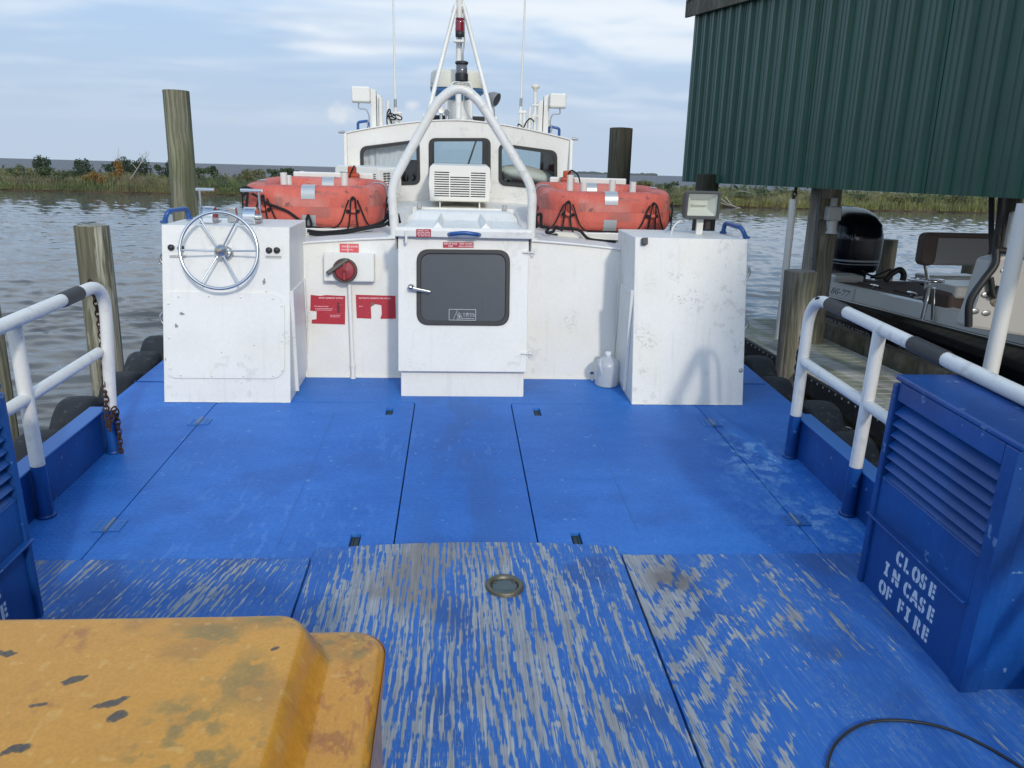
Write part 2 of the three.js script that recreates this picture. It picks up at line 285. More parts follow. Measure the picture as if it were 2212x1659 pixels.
// ---------------------------------------------------------------- water
const WATER = -0.85;
M.water = phy([0.085, 0.083, 0.078], 0.07, { ior: 1.33 });
M.bay = phy([0.085, 0.085, 0.095], 0.42, { ior: 1.33, specularIntensity: 0.4, bumpMap: dataTex(512, 512, (u, v) => 255 * tn(u, v, 12, 201, 5, 40), [60, 30], false), bumpScale: 0.5 });
{
  const wv = []; const r = rng(11);
  for (let i = 0; i < 26; i++) { const L = 0.17 * Math.pow(1.085, i), a = 0.25 + (r() - 0.5) * 1.8; wv.push([Math.sin(a) * 6.283 / L, Math.cos(a) * 6.283 / L, r() * 6.28, 0.0054 * Math.pow(L, 0.85) * (0.5 + r())]); }
  const height = (x, z) => {
    const wx = x + (vn(x * 0.35, z * 0.35) - 0.5) * 1.6, wzz = z + (vn(x * 0.35 + 50, z * 0.35) - 0.5) * 1.6; let h = 0;
    for (const [kx, kz, p, A] of wv) { const s = Math.sin(kx * wx + kz * wzz + p); h += A * (s + 0.35 * s * s); }
    const gust = 0.55 + 0.9 * fbm(x * 0.09 + 20, z * 0.16 + 3, 3);
    return h * gust + (fbm(x * 2.6, z * 4.2, 3) - 0.5) * 0.035;
  };
  const rings = [], th0 = -62 * RAD, th1 = 72 * RAD, nt = 860; let rr = 2.2; while (rr < 92) { rings.push(rr); rr *= rr < 20 ? 1.0052 : rr < 40 ? 1.0075 : 1.011; }
  const nr = rings.length - 1;
  const g = grid(nt, nr, (s, t) => { const q = rings[Math.round(t * nr)], a = lerp(th0, th1, s), x = Math.sin(a) * q, z = -Math.cos(a) * q; return [x, WATER + height(x, z), z]; });
  struct('water', g, M.water, { keep: true });
  const far = new THREE.PlaneGeometry(24000, 16000, 1, 1); far.rotateX(-Math.PI / 2); far.translate(0, WATER - 0.06, -8000 - 78);
  const around = [box(-400, 400, WATER - 0.6, WATER - 0.18, -78, 220)];
  struct('bay_water', far, M.bay);
  struct('water_beyond', around, M.water);
}
// ---------------------------------------------------------------- marsh bank
M.mud = std(0xffffff, 0.95, { map: dataTex(256, 256, (u, v) => { const a = tn(u, v, 8, 211, 5); return mix3([62, 50, 38], [104, 90, 66], a); }, [6, 6]) });
const edgeZ = (x) => -63.5 - 3.2 * fbm(x * 0.05 + 7, 3.3, 3) + (fbm(x * 0.5, 9, 3) - 0.5) * 1.6 + (x < -20 ? (-20 - x) * 0.08 : 0);
{
  const g = grid(260, 12, (s, t) => {
    const x = lerp(-110, 130, s), e = edgeZ(x), d = t * t * 26, z = e - d;
    const h = t === 0 ? -0.5 : 0.10 + 0.22 * sst(0, 2, d) + 0.25 * fbm(x * 0.3, z * 0.3, 3) - 0.5 * sst(21, 26, d);
    return [x, WATER + h, z];
  }, (s, t, p) => [p[0], -p[2]]);
  struct('marsh_bank', g, M.mud, { keep: true });
  // grass tufts
  const r = rng(5), blades = (n, H, spread, w) => {
    const pos = [];
    for (let i = 0; i < n; i++) { const a = r() * 6.28, d = Math.sqrt(r()) * spread * 0.5, bx0 = Math.cos(a) * d, bz0 = Math.sin(a) * d, b = r() * 6.28, lean = (0.1 + r() * 0.4) * H, h = H * (0.55 + 0.45 * r()), wx = Math.cos(b + 1.57) * w, wzz = Math.sin(b + 1.57) * w, mx = bx0 + Math.cos(b) * lean * 0.35, mz = bz0 + Math.sin(b) * lean * 0.35, tx = bx0 + Math.cos(b) * lean, tz = bz0 + Math.sin(b) * lean;
      pos.push(bx0 - wx, 0, bz0 - wzz, bx0 + wx, 0, bz0 + wzz, mx + wx * 0.8, h * 0.6, mz + wzz * 0.8, bx0 - wx, 0, bz0 - wzz, mx + wx * 0.8, h * 0.6, mz + wzz * 0.8, mx - wx * 0.8, h * 0.6, mz - wzz * 0.8, mx - wx * 0.8, h * 0.6, mz - wzz * 0.8, mx + wx * 0.8, h * 0.6, mz + wzz * 0.8, tx, h, tz); }
    const q = new THREE.BufferGeometry(); q.setAttribute('position', new THREE.Float32BufferAttribute(pos, 3)); q.computeVertexNormals(); return q;
  };
  const gm = new THREE.MeshPhysicalMaterial({ color: 0xffffff, roughness: 0.9, side: THREE.DoubleSide, transmission: 0.25, thickness: 0 });
  const N = 15000, im = new THREE.InstancedMesh(blades(26, 1.0, 0.75, 0.016), gm, N), mt = new THREE.Matrix4(), c = new THREE.Color();
  const cols = [[0.15, 0.18, 0.065], [0.20, 0.215, 0.08], [0.25, 0.225, 0.11], [0.21, 0.17, 0.10], [0.11, 0.15, 0.05], [0.28, 0.275, 0.09]];
  for (let i = 0; i < N; i++) {
    const x = -62 + r() * 150, d = 0.15 + Math.pow(r(), 1.5) * 19, z = edgeZ(x) - d, clump = fbm(x * 0.16 + 3, z * 0.16, 3), low = fbm(x * 0.22 + 60, 1.5, 2);
    const h = (0.55 + 0.75 * clump + 0.35 * (low - 0.4)) * (0.75 + 0.5 * r()) * (d < 1 ? 0.7 : 1);
    const y = WATER + 0.12 + 0.22 * sst(0, 2, d);
    mt.compose(V(x, y, z), new THREE.Quaternion().setFromAxisAngle(V(0, 1, 0), r() * 6.28), V(1.1, h * 1.12, 1.1)); im.setMatrixAt(i, mt);
    const right = sst(5, 25, x), k = clamp(fbm(x * 0.12 + 31, z * 0.3, 3) * 1.6 - 0.3 + (r() - 0.5) * 0.35);
    const i0 = right > 0.5 ? (k < 0.45 ? 1 : k < 0.75 ? 5 : 2) : (k < 0.34 ? 4 : k < 0.55 ? 0 : k < 0.75 ? 1 : d < 2 ? 3 : 2), w = 0.85 + r() * 0.35; c.setRGB(cols[i0][0] * w, cols[i0][1] * w, cols[i0][2] * w); im.setColorAt(i, c);
  }
  im.name = 'marsh_grass'; im.userData = { kind: 'stuff', label: 'tall green and tan marsh grass covering the far bank', category: 'grass' }; im.castShadow = im.receiveShadow = true; scene.add(im);
}
// bushes, dead branches, palmetto
const leafM = (rgb) => new THREE.MeshPhysicalMaterial({ color: new THREE.Color().setRGB(...rgb), roughness: 0.8, side: THREE.DoubleSide, transmission: 0.25, thickness: 0 });
const LEAF = { palm: leafM([0.12, 0.15, 0.06]), dark: leafM([0.035, 0.062, 0.028]), mid: leafM([0.06, 0.09, 0.03]), yellow: leafM([0.13, 0.13, 0.035]), orange: leafM([0.26, 0.15, 0.035]) };
M.twig = std([0.10, 0.08, 0.06], 0.95); M.deadwood = std([0.30, 0.28, 0.25], 0.95);
function leaves(r, blobs, n, s) {
  const pos = [];
  for (let i = 0; i < n; i++) {
    const b = blobs[Math.floor(r() * blobs.length)], q = V(r() - 0.5, r() - 0.5, r() - 0.5).normalize().multiplyScalar(Math.pow(r(), 0.4));
    const c = V(b[0] + q.x * b[3], b[1] + q.y * b[4], b[2] + q.z * b[3]), a = V(r() - 0.5, r() - 0.5, r() - 0.5).normalize(), e = V().crossVectors(a, V(r() - 0.5, r() - 0.5, r() - 0.5)).normalize(), L = s * (0.6 + r() * 0.8), w = L * 0.42;
    const A = c.clone().addScaledVector(a, -L), B = c.clone().addScaledVector(e, w), C = c.clone().addScaledVector(a, L), D = c.clone().addScaledVector(e, -w);
    for (const p of [A, B, C, A, C, D]) pos.push(p.x, p.y, p.z);
  }
  const g = new THREE.BufferGeometry(); g.setAttribute('position', new THREE.Float32BufferAttribute(pos, 3)); g.computeVertexNormals(); return g;
}
const bankY = WATER + 0.35;
{ // low leafy scrub mixed through the grass
  const r = rng(91), gm = new THREE.MeshPhysicalMaterial({ color: 0xffffff, roughness: 0.85, side: THREE.DoubleSide, transmission: 0.25, thickness: 0 }), N = 1500;
  const im = new THREE.InstancedMesh(leaves(rng(92), [[0, 0.30, 0, 0.34, 0.26], [0.2, 0.5, 0.1, 0.26, 0.26], [-0.22, 0.55, -0.05, 0.24, 0.3], [0.02, 0.8, 0, 0.16, 0.2]], 120, 0.07), gm, N), mt = new THREE.Matrix4(), c = new THREE.Color();
  const cols = [[0.075, 0.10, 0.045], [0.11, 0.125, 0.055], [0.15, 0.15, 0.07], [0.06, 0.08, 0.04], [0.19, 0.17, 0.07]];
  for (let i = 0; i < N; i++) { const x = -62 + r() * 150, d = 0.8 + Math.pow(r(), 1.2) * 15, z = edgeZ(x) - d, k = fbm(x * 0.13 + 8, z * 0.2, 3), h = (0.7 + 1.1 * k) * (0.7 + 0.5 * r()); mt.compose(V(x, WATER + 0.25, z), new THREE.Quaternion().setFromAxisAngle(V(0, 1, 0), r() * 6.28), V(1.1 + r() * 0.6, h, 1.1)); im.setMatrixAt(i, mt); const q = cols[Math.floor(clamp(fbm(x * 0.2, z * 0.2 + 5, 2) * 1.4 - 0.2 + (r() - 0.5) * 0.6, 0, 0.99) * 5)]; c.setRGB(...q); im.setColorAt(i, c); }
  im.name = 'marsh_scrub'; im.userData = { kind: 'stuff', label: 'low leafy olive scrub mixed through the marsh grass', category: 'scrub' }; im.castShadow = im.receiveShadow = true; scene.add(im);
}

function bush(seed, u, v, wpx, hpx, mat, name, label, depth, group) {     // u,v: photo pixel of the crown's middle
  const r = rng(seed), dist = depth, p = wz(u, v, -dist), k = dist / 1620, rx = wpx * k / 2, ry = hpx * k / 2, base = V(p.x, bankY - 0.1, p.z);
  const t = thing(name, label, 'bush', base, { world: true, group });
  const blobs = []; for (let i = 0; i < 7; i++) { const a = r() * 6.28, d = Math.sqrt(r()) * rx * 0.75; blobs.push([p.x + Math.cos(a) * d, p.y + (r() - 0.45) * ry * 1.1, p.z + Math.sin(a) * d * 0.8, rx * (0.28 + r() * 0.3), ry * (0.3 + r() * 0.3)]); }
  part('crown', leaves(r, blobs, 900, 0.095), mat, t);
  const st = []; for (let i = 0; i < 4; i++) { const b = blobs[i]; st.push(sweep([[p.x + (r() - 0.5) * 0.15, bankY - 0.1, p.z], [lerp(p.x, b[0], 0.5), lerp(bankY, b[1], 0.55), lerp(p.z, b[2], 0.5)], [b[0], b[1], b[2]]], (q) => 0.035 * (1 - 0.7 * q), 5)); }
  part('trunk', st, M.twig, t);
}
bush(31, 88, 358, 34, 40, LEAF.dark, 'marsh_bush', 'dark green bush with a tall narrow top in the marsh', 70);
bush(32, 102, 368, 40, 26, LEAF.mid, 'marsh_bush', 'low mid green bush leaning on a taller dark bush', 68);
bush(33, 178, 362, 38, 46, LEAF.dark, 'marsh_bush', 'dark bush on a bare pale stem beside golden shrub', 68);
bush(34, 205, 384, 46, 26, LEAF.orange, 'golden_shrub', 'low golden orange shrub at the foot of the dead leaning tree', 66);
bush(35, 245, 366, 60, 34, LEAF.dark, 'marsh_bush', 'wide dark green bush left of the rusty orange shrub', 71);
bush(36, 246, 370, 34, 44, LEAF.orange, 'golden_shrub', 'upright rusty orange shrub in front of dark bushes', 67.5);
bush(37, 272, 358, 42, 36, LEAF.dark, 'marsh_bush', 'dark bush behind the upright orange shrub and dead twigs', 71);
bush(38, 305, 366, 48, 42, LEAF.dark, 'marsh_bush', 'rounded dark green bush beside the dead leaning tree', 70);
bush(39, 352, 366, 44, 36, LEAF.dark, 'marsh_bush', 'dark bush just beside the tall leaning piling', 70);
bush(40, 40, 372, 60, 24, LEAF.mid, 'marsh_bush', 'low olive bush among grass at the open end of the bank', 69);
bush(41, 145, 378, 70, 26, LEAF.mid, 'marsh_bush', 'broad low olive bush between two dark bushes', 68);
bush(42, 435, 372, 50, 22, LEAF.mid, 'marsh_bush', 'low green bush right beside the tall piling in the grass', 69);
bush(43, 462, 372, 26, 26, LEAF.dark, 'marsh_bush', 'small dark bush standing alone over green marsh grass', 72);
bush(44, 545, 380, 60, 26, LEAF.yellow, 'marsh_bush', 'pale yellow green bush above the end of the orange life float', 69);
bush(45, 598, 376, 36, 24, LEAF.mid, 'marsh_bush', 'small green bush near the white vent elbow', 72);
bush(46, 628, 372, 30, 26, LEAF.dark, 'marsh_bush', 'dark little bush near the wheelhouse side', 73);
bush(47, 1395, 398, 60, 24, LEAF.yellow, 'marsh_bush', 'yellow green bush between far piling and boathouse', 70);
bush(48, 1440, 402, 52, 26, LEAF.mid, 'marsh_bush', 'green bush rising by the boathouse corner', 71);
for (const [i, u, v, w, h] of [[0, 1850, 428, 70, 26], [1, 1930, 432, 80, 30], [2, 2010, 430, 80, 30], [3, 2075, 436, 70, 26], [4, 1975, 436, 60, 26], [5, 2110, 438, 60, 24]]) bush(50 + i, u, v, w, h, i % 2 ? LEAF.yellow : LEAF.mid, 'marsh_shrub', `${['first', 'second', 'fourth', 'fifth', 'third', 'sixth'][i]} marsh shrub along the bank counted from the outboard motor`, 67, 'shrubs seen under the boathouse');
bush(60, 1650, 420, 60, 22, LEAF.mid, 'marsh_shrub', 'green shrub between palmetto and chained boathouse post', 68);
{
  const tree = (label, pts, tw, z, r0) => { const P = pts.map(([u, v]) => wz(u, v, z)), base = V(P[0].x, bankY - 0.15, z), t = thing('dead_tree', label, 'dead tree', base, { world: true });
    part('trunk', sweep(spline([V(P[0].x - 0.1, bankY - 0.15, z), ...P], 20), (q) => r0 * (1 - 0.75 * q), 7), M.deadwood, t);
    for (const b of tw) part('branch', sweep(spline(b.map(([u, v], i) => wz(u, v, z - i * 0.15)), 10), (q) => r0 * 0.42 * (1 - 0.7 * q), 5), M.deadwood, t); };
  tree('grey dead tree leaning over golden shrubs on the bank', [[275, 398], [290, 375], [305, 352], [312, 344]], [[[303, 354], [308, 336], [318, 328]], [[309, 347], [320, 335], [322, 326]], [[312, 344], [316, 332], [314, 325]], [[296, 366], [288, 356], [282, 350]], [[310, 340], [302, 333], [300, 330]]], -67, 0.07);
  tree('thin bare twiggy dead tree behind orange shrub', [[257, 372], [253, 352], [255, 335], [257, 318]], [[[254, 350], [247, 344], [243, 338]], [[255, 338], [262, 331]], [[253, 356], [264, 348], [270, 345]], [[254, 346], [248, 335]]], -68.5, 0.035);
  const dw = thing('driftwood', 'pale fallen branches lying at the water edge by palmetto', 'driftwood', wz(1580, 438, -65), { world: true });
  for (const b of [[[1555, 428], [1572, 440], [1592, 448]], [[1566, 425], [1580, 442]], [[1550, 436], [1575, 444], [1600, 450]]]) part('branch', sweep(spline(b.map(([u, v], i) => wz(u, v, -65 + i * 0.3)), 8), 0.045, 5), M.deadwood, dw);
  const pc = wz(1600, 412, -66.6), pm = thing('palmetto', 'green fan palmetto on the bank by the boathouse', 'palm', V(pc.x, bankY - 0.1, pc.z), { world: true });
  part('trunk', sweep([[pc.x, bankY - 0.1, pc.z], [pc.x, pc.y, pc.z]], 0.11, 8), M.twig, pm);
  const r = rng(77); for (let k = 0; k < 16; k++) { const a = r() * 6.28, el = -0.3 + r() * 1.5, pos = []; const d = V(Math.cos(a) * Math.cos(el), Math.sin(el), Math.sin(a) * Math.cos(el)), s = V(-Math.sin(a), 0, Math.cos(a));
    for (let j = -4; j <= 4; j++) { const b = d.clone().addScaledVector(s, j * 0.19).normalize(), L = 1.45 - Math.abs(j) * 0.06, A = pc.clone().addScaledVector(d, 0.35), tip = pc.clone().addScaledVector(b, L).add(V(0, -0.22, 0)), wv = s.clone().multiplyScalar(0.06); for (const q of [A.clone().sub(wv), A.clone().add(wv), tip]) pos.push(q.x, q.y, q.z); }
    const g = new THREE.BufferGeometry(); g.setAttribute('position', new THREE.Float32BufferAttribute(pos, 3)); g.computeVertexNormals(); part('frond', g, LEAF.palm, pm); }
}
struct('far_shore', grid(120, 1, (s, t) => { const x = lerp(430, 900, s); return [x, WATER + (t ? 5 + 10 * fbm(s * 40, 2, 4) * sst(0, 0.1, s) : -1), -3600]; }), std([0.10, 0.12, 0.12], 1, { side: THREE.DoubleSide }), { keep: true });

// ---------------------------------------------------------------- pilings
function pileGeo(x, z, y0, y1, r, seed, lean = [0, 0], rt = r * 0.96) {
  const n = 22, m = 14, g = grid(n, m, (s, t) => { const a = s * 2 * Math.PI, rr = lerp(r, rt, t) * (1 + 0.035 * Math.sin(a * 3 + seed) + 0.02 * Math.sin(a * 7 + seed * 2 + t * 2) + 0.014 * Math.sin(t * 9 + a)), y = lerp(y0, y1, t); return [x + lean[0] * (y - y1) + Math.cos(a) * rr, y, z + lean[1] * (y - y1) - Math.sin(a) * rr]; }, (s, t) => [s * 2 * Math.PI * r, t * (y1 - y0)]);
  const cap = lathe([[0, 0.012], [rt * 0.9, 0.004], [rt * 1.0, -0.01]], [x, y1, z], 'y', n); cap.userData.keep = true; return [g, cap];
}
function piling(label, u, vtop, wpx, z, mat, seed, y0 = -2.2, lean) {
  const p = wz(u, vtop, z), d = Math.hypot(p.x, p.z), r = wpx / FR.f * d / 2 * 0.97; 
  solo('piling', label, 'piling', V(p.x, y0, z), pileGeo(p.x, z, y0, p.y, r, seed, lean), mat, { keep: true, world: true });
}
piling('tall grey green wooden piling in the water behind the steering console', 379, 196, 51, -9.5, M.pile, 1);
piling('short blotchy wooden piling beside the chained guard rail end', 197, 487, 64, -7.4, M.pileBlotch, 2);
piling('weathered piling close to the blue louvred vent by open water', -47, 640, 70, -5.2, M.pile, 3);
piling('dark wooden piling standing between the orange float and boathouse', 1342, 277, 49, -10.2, M.pileDark, 4);
piling('thick short piling standing on the dock by chained rail', 1730, 585, 67, -6.8, M.pileBrown, 5, -1.6, [-0.03, 0]);
piling('low mooring piling in the water beside the outboard motor', 1922, 518, 34, -14.0, M.pileDark, 6);
piling('low mooring piling in the water behind the helm seat', 2105, 545, 34, -15.0, M.pileDark, 7);

// ---------------------------------------------------------------- boathouse
const WX = 3.42;
{
  const t = thing('boathouse', 'dark green ribbed metal boathouse wall hanging over the dock', 'boathouse', V(WX, -1.6, -5), { world: true });
  const yB = 1.49, yT = 4.05, zs = -12.15, ze = 2.0, pitch = 0.355;
  const prof = [[0, 0], [0.085, 0], [0.098, 0.007], [0.118, 0.007], [0.131, 0], [0.165, 0], [0.178, 0.007], [0.198, 0.007], [0.211, 0], [0.252, 0], [0.276, 0.034], [0.318, 0.034], [0.342, 0], [pitch, 0]];
  const per = 3, lap = 0.05; let k = 0;
  for (let z = zs; z < ze; z += pitch * per, k++) {
    const pts = []; for (let q = 0; q < per; q++) for (const [a, h] of prof.slice(q ? 1 : 0)) pts.push([z + q * pitch + a, -h]);
    pts.push([z + per * pitch + lap, 0]);
    const back = pts.map(([a, h]) => [a, h + 0.003]).reverse(), off = (k % 2) * 0.005;
    const g = ext(poly([...pts, ...back]), yT - yB, 0).rotateX(-Math.PI / 2).rotateY(-Math.PI / 2).translate(WX - off, yB, 0);
    part('wall_panel', g, M.green, t);
  }
  const scr = []; for (let z = zs + 0.05; z < ze; z += pitch) for (const y of [yB + 0.16, yB + 1.25, yB + 2.2]) scr.push(sphere([WX - 0.003, y + (Math.sin(z * 7) * 0.012), z + 0.06], 0.007, 0.007, 0.007, 6));
  part('screw_heads', scr, std([0.012, 0.05, 0.045], 0.4), t).userData.kind = 'stuff';
  part('far_wall', box(8.4, 8.44, 1.49, 4.0, zs, ze), M.green, t);
  part('roof', [prismZ(poly([[3.3, 4.06], [5.9, 5.3], [8.8, 4.06], [8.8, 4.0], [5.9, 5.22], [3.3, 4.0]]), zs - 0.1, ze + 0.4, 0)], M.green, t);
  part('girder', [box(WX + 0.03, WX + 0.18, 1.62, 1.85, zs + 0.1, ze - 0.1), box(WX + 0.03, WX + 0.18, 3.6, 3.85, zs + 0.1, ze - 0.1), box(8.2, 8.38, 1.62, 1.85, zs, ze)], M.beam, t);
  { const f0 = wx_(1484, 37, WX - 0.10), f1 = wx_(1625, -2, WX - 0.10), sl = (f1.y - f0.y) / (f1.z - f0.z), zA = f0.z - 0.12, yA = f0.y - 0.12 * sl, zE = f0.z + 7; part('fascia_board', prismX(poly([[zA, yA], [zE, yA + (zE - zA) * sl], [zE, yA + (zE - zA) * sl + 0.26], [zA, yA + 0.26]]), WX - 0.10, WX - 0.06, 0.004), M.beam, t); }
  for (const [u, v, w, z, m, s] of [[1780, 400, 60, -8.0, M.pileBrown, 8], [1522, 398, 48, -10.6, M.pileDark, 9]]) { const p = wz(u, v, z), r = w / FR.f * Math.hypot(p.x, p.z) / 2; part('post', pileGeo(p.x + 0.03, z, -2.2, 1.6, r, s), m, t, { keep: true }); }
  part('post', pileGeo(WX + 0.25, 0.6, -2.2, 1.6, 0.15, 12), M.pileDark, t, { keep: true });
  for (const z of [-11.5, -6, 0]) part('post', pileGeo(8.25, z, -2.2, 1.6, 0.15, z), M.pileDark, t, { keep: true });
}
{ // shore power outlet and conduit on the post, chain, guide poles
  const a = wz(1795, 470, -7.78), o = thing('power_outlet', 'grey shore power outlet with screw cap on boathouse post', 'outlet', a.clone(), { world: true });
  const gm = std([0.42, 0.42, 0.41], 0.5), s = 0.0050;
  part('backing_board', box(a.x - 0.10, a.x + 0.02, a.y - 0.02, a.y + 0.18, a.z - 0.06, a.z - 0.03), M.beam, o);
  part('housing', [rbox(a.x - 0.06, a.x + 0.08, a.y - 0.03, a.y + 0.11, a.z - 0.05, a.z + 0.06, 0.015), cyl([a.x + 0.01, a.y + 0.1, a.z], [a.x + 0.01, a.y + 0.19, a.z], 0.035)], gm, o);
  part('screw_cap', [cyl([a.x + 0.015, a.y - 0.14, a.z + 0.02], [a.x + 0.01, a.y - 0.02, a.z], 0.045, 0.052), cyl([a.x + 0.015, a.y - 0.155, a.z + 0.02], [a.x + 0.015, a.y - 0.135, a.z + 0.02], 0.056)], std([0.55, 0.55, 0.53], 0.45), o);
  const c0 = wz(1772, 408, -7.83), c1 = wz(1757, 585, -7.83);
  solo('conduit', 'thin dark conduit strapped down the boathouse post', 'conduit', c1, [sweep([c0, c1], 0.022, 8), cyl(c0.clone().lerp(c1, 0.4).add(V(0, -0.01, 0)), c0.clone().lerp(c1, 0.4).add(V(0, 0.01, 0)), 0.028), cyl(c0.clone().lerp(c1, 0.85).add(V(0, -0.01, 0)), c0.clone().lerp(c1, 0.85).add(V(0, 0.01, 0)), 0.028)], std([0.10, 0.10, 0.095], 0.6), { world: true });
  const p0 = wz(1714, 430, -8.1), p1 = wz(1680, 742, -8.1);
  solo('guide_pole', 'white plastic guide pole hanging from chain above the dock', 'pole', V(p1.x, p1.y, p1.z), [cyl(p1, p0, 0.037, 0.037, 18)], M.pvc, { world: true });
  const q0 = wz(2216, 440, -4.4), q1 = wz(2130, 836, -4.4);
  solo('guide_pole', 'thick white plastic guide pole rising behind the blue louvred vent', 'pole', V(q1.x, -0.7, q1.z), [cyl(V(q1.x - 0.02, -0.7, q1.z), q0, 0.045, 0.045, 20)], M.pvc, { world: true });
}
function chainGeo(pts, L = 0.036, r = 0.0036) {
  const c = new THREE.CatmullRomCurve3(pts.map((p) => (p.isVector3 ? p : V(...p))), false, 'centripetal'), n = Math.max(2, Math.round(c.getLength() / (L * 0.72))), out = [];
  for (let i = 0; i <= n; i++) {
    const p = c.getPointAt(i / n), T = c.getTangentAt(i / n), g = new THREE.TorusGeometry(L * 0.30, r, 6, 12); g.scale(1, 1.6, 1); g.rotateY(i % 2 ? Math.PI / 2 : 0.1); g.applyQuaternion(new THREE.Quaternion().setFromUnitVectors(V(0, 1, 0), T)); g.translate(p.x, p.y, p.z); out.push(g);
  }
  return out;
}
{ const a = wz(1722, 398, -8.1), b = wz(1714, 430, -8.1); solo('hanging_chain', 'short black chain holding up the white guide pole', 'chain', b, chainGeo([a, b], 0.06, 0.008), M.chainBlack, { world: true }); }
// ---------------------------------------------------------------- dock
{
  const up = thing('dock', 'grey plank dock under the boathouse wall', 'dock', V(3.5, -0.3, -6), { world: true }), lo = thing('dock', 'lower brown plank landing along the fendered boat side', 'dock', V(2.7, -0.6, -6), { world: true });
  const r = rng(3);
  for (let z = -9.35; z < -1.2; z += 0.142) part('plank', rbox(3.10, 4.02, -0.145 + r() * 0.004, -0.10 + r() * 0.004, z, z + 0.126, 0.005, 1), M.plank, up);
  for (let z = -8.6; z < -1.2; z += 0.146) part('plank', rbox(2.36, 3.06, -0.50 + r() * 0.004, -0.455 + r() * 0.006, z, z + 0.130, 0.005, 1), M.plankBrown, lo);
  part('edge_bumper', [rbox(3.055, 3.10, -0.24, -0.075, -9.35, -1.2, 0.012)], M.rubber, up);
  const bolts = []; for (let z = -9.2; z < -1.3; z += 0.11) bolts.push(sphere([3.058, -0.10, z], 0.012, 0.012, 0.012, 6)); part('bumper_studs', bolts, M.galv, up).userData.kind = 'stuff';
  part('stringer', [box(3.16, 3.22, -0.34, -0.15, -9.3, -1.2), box(3.9, 3.96, -0.34, -0.15, -9.3, -1.2)], M.beam, up);
  part('stringer', [box(2.4, 2.45, -0.7, -0.5, -8.6, -1.2), box(2.98, 3.03, -0.7, -0.5, -8.6, -1.2)], M.beam, lo);
  for (const z of [-9.1, -5.2, -2]) part('leg', pileGeo(3.75, z, -2.2, -0.16, 0.09, z), M.pileDark, up, { keep: true });
  for (const z of [-8.4, -5, -1.6]) part('leg', pileGeo(2.72, z, -2.2, -0.5, 0.08, z), M.pileDark, lo, { keep: true });
  solo('lift_beam', 'long weathered timber beam beside the moored boat hull', 'beam', V(4.1, -0.2, -6.5), [rbox(4.06, 4.16, -0.14, 0.06, -8.7, -3.2, 0.008)], M.beam, { world: true });
}

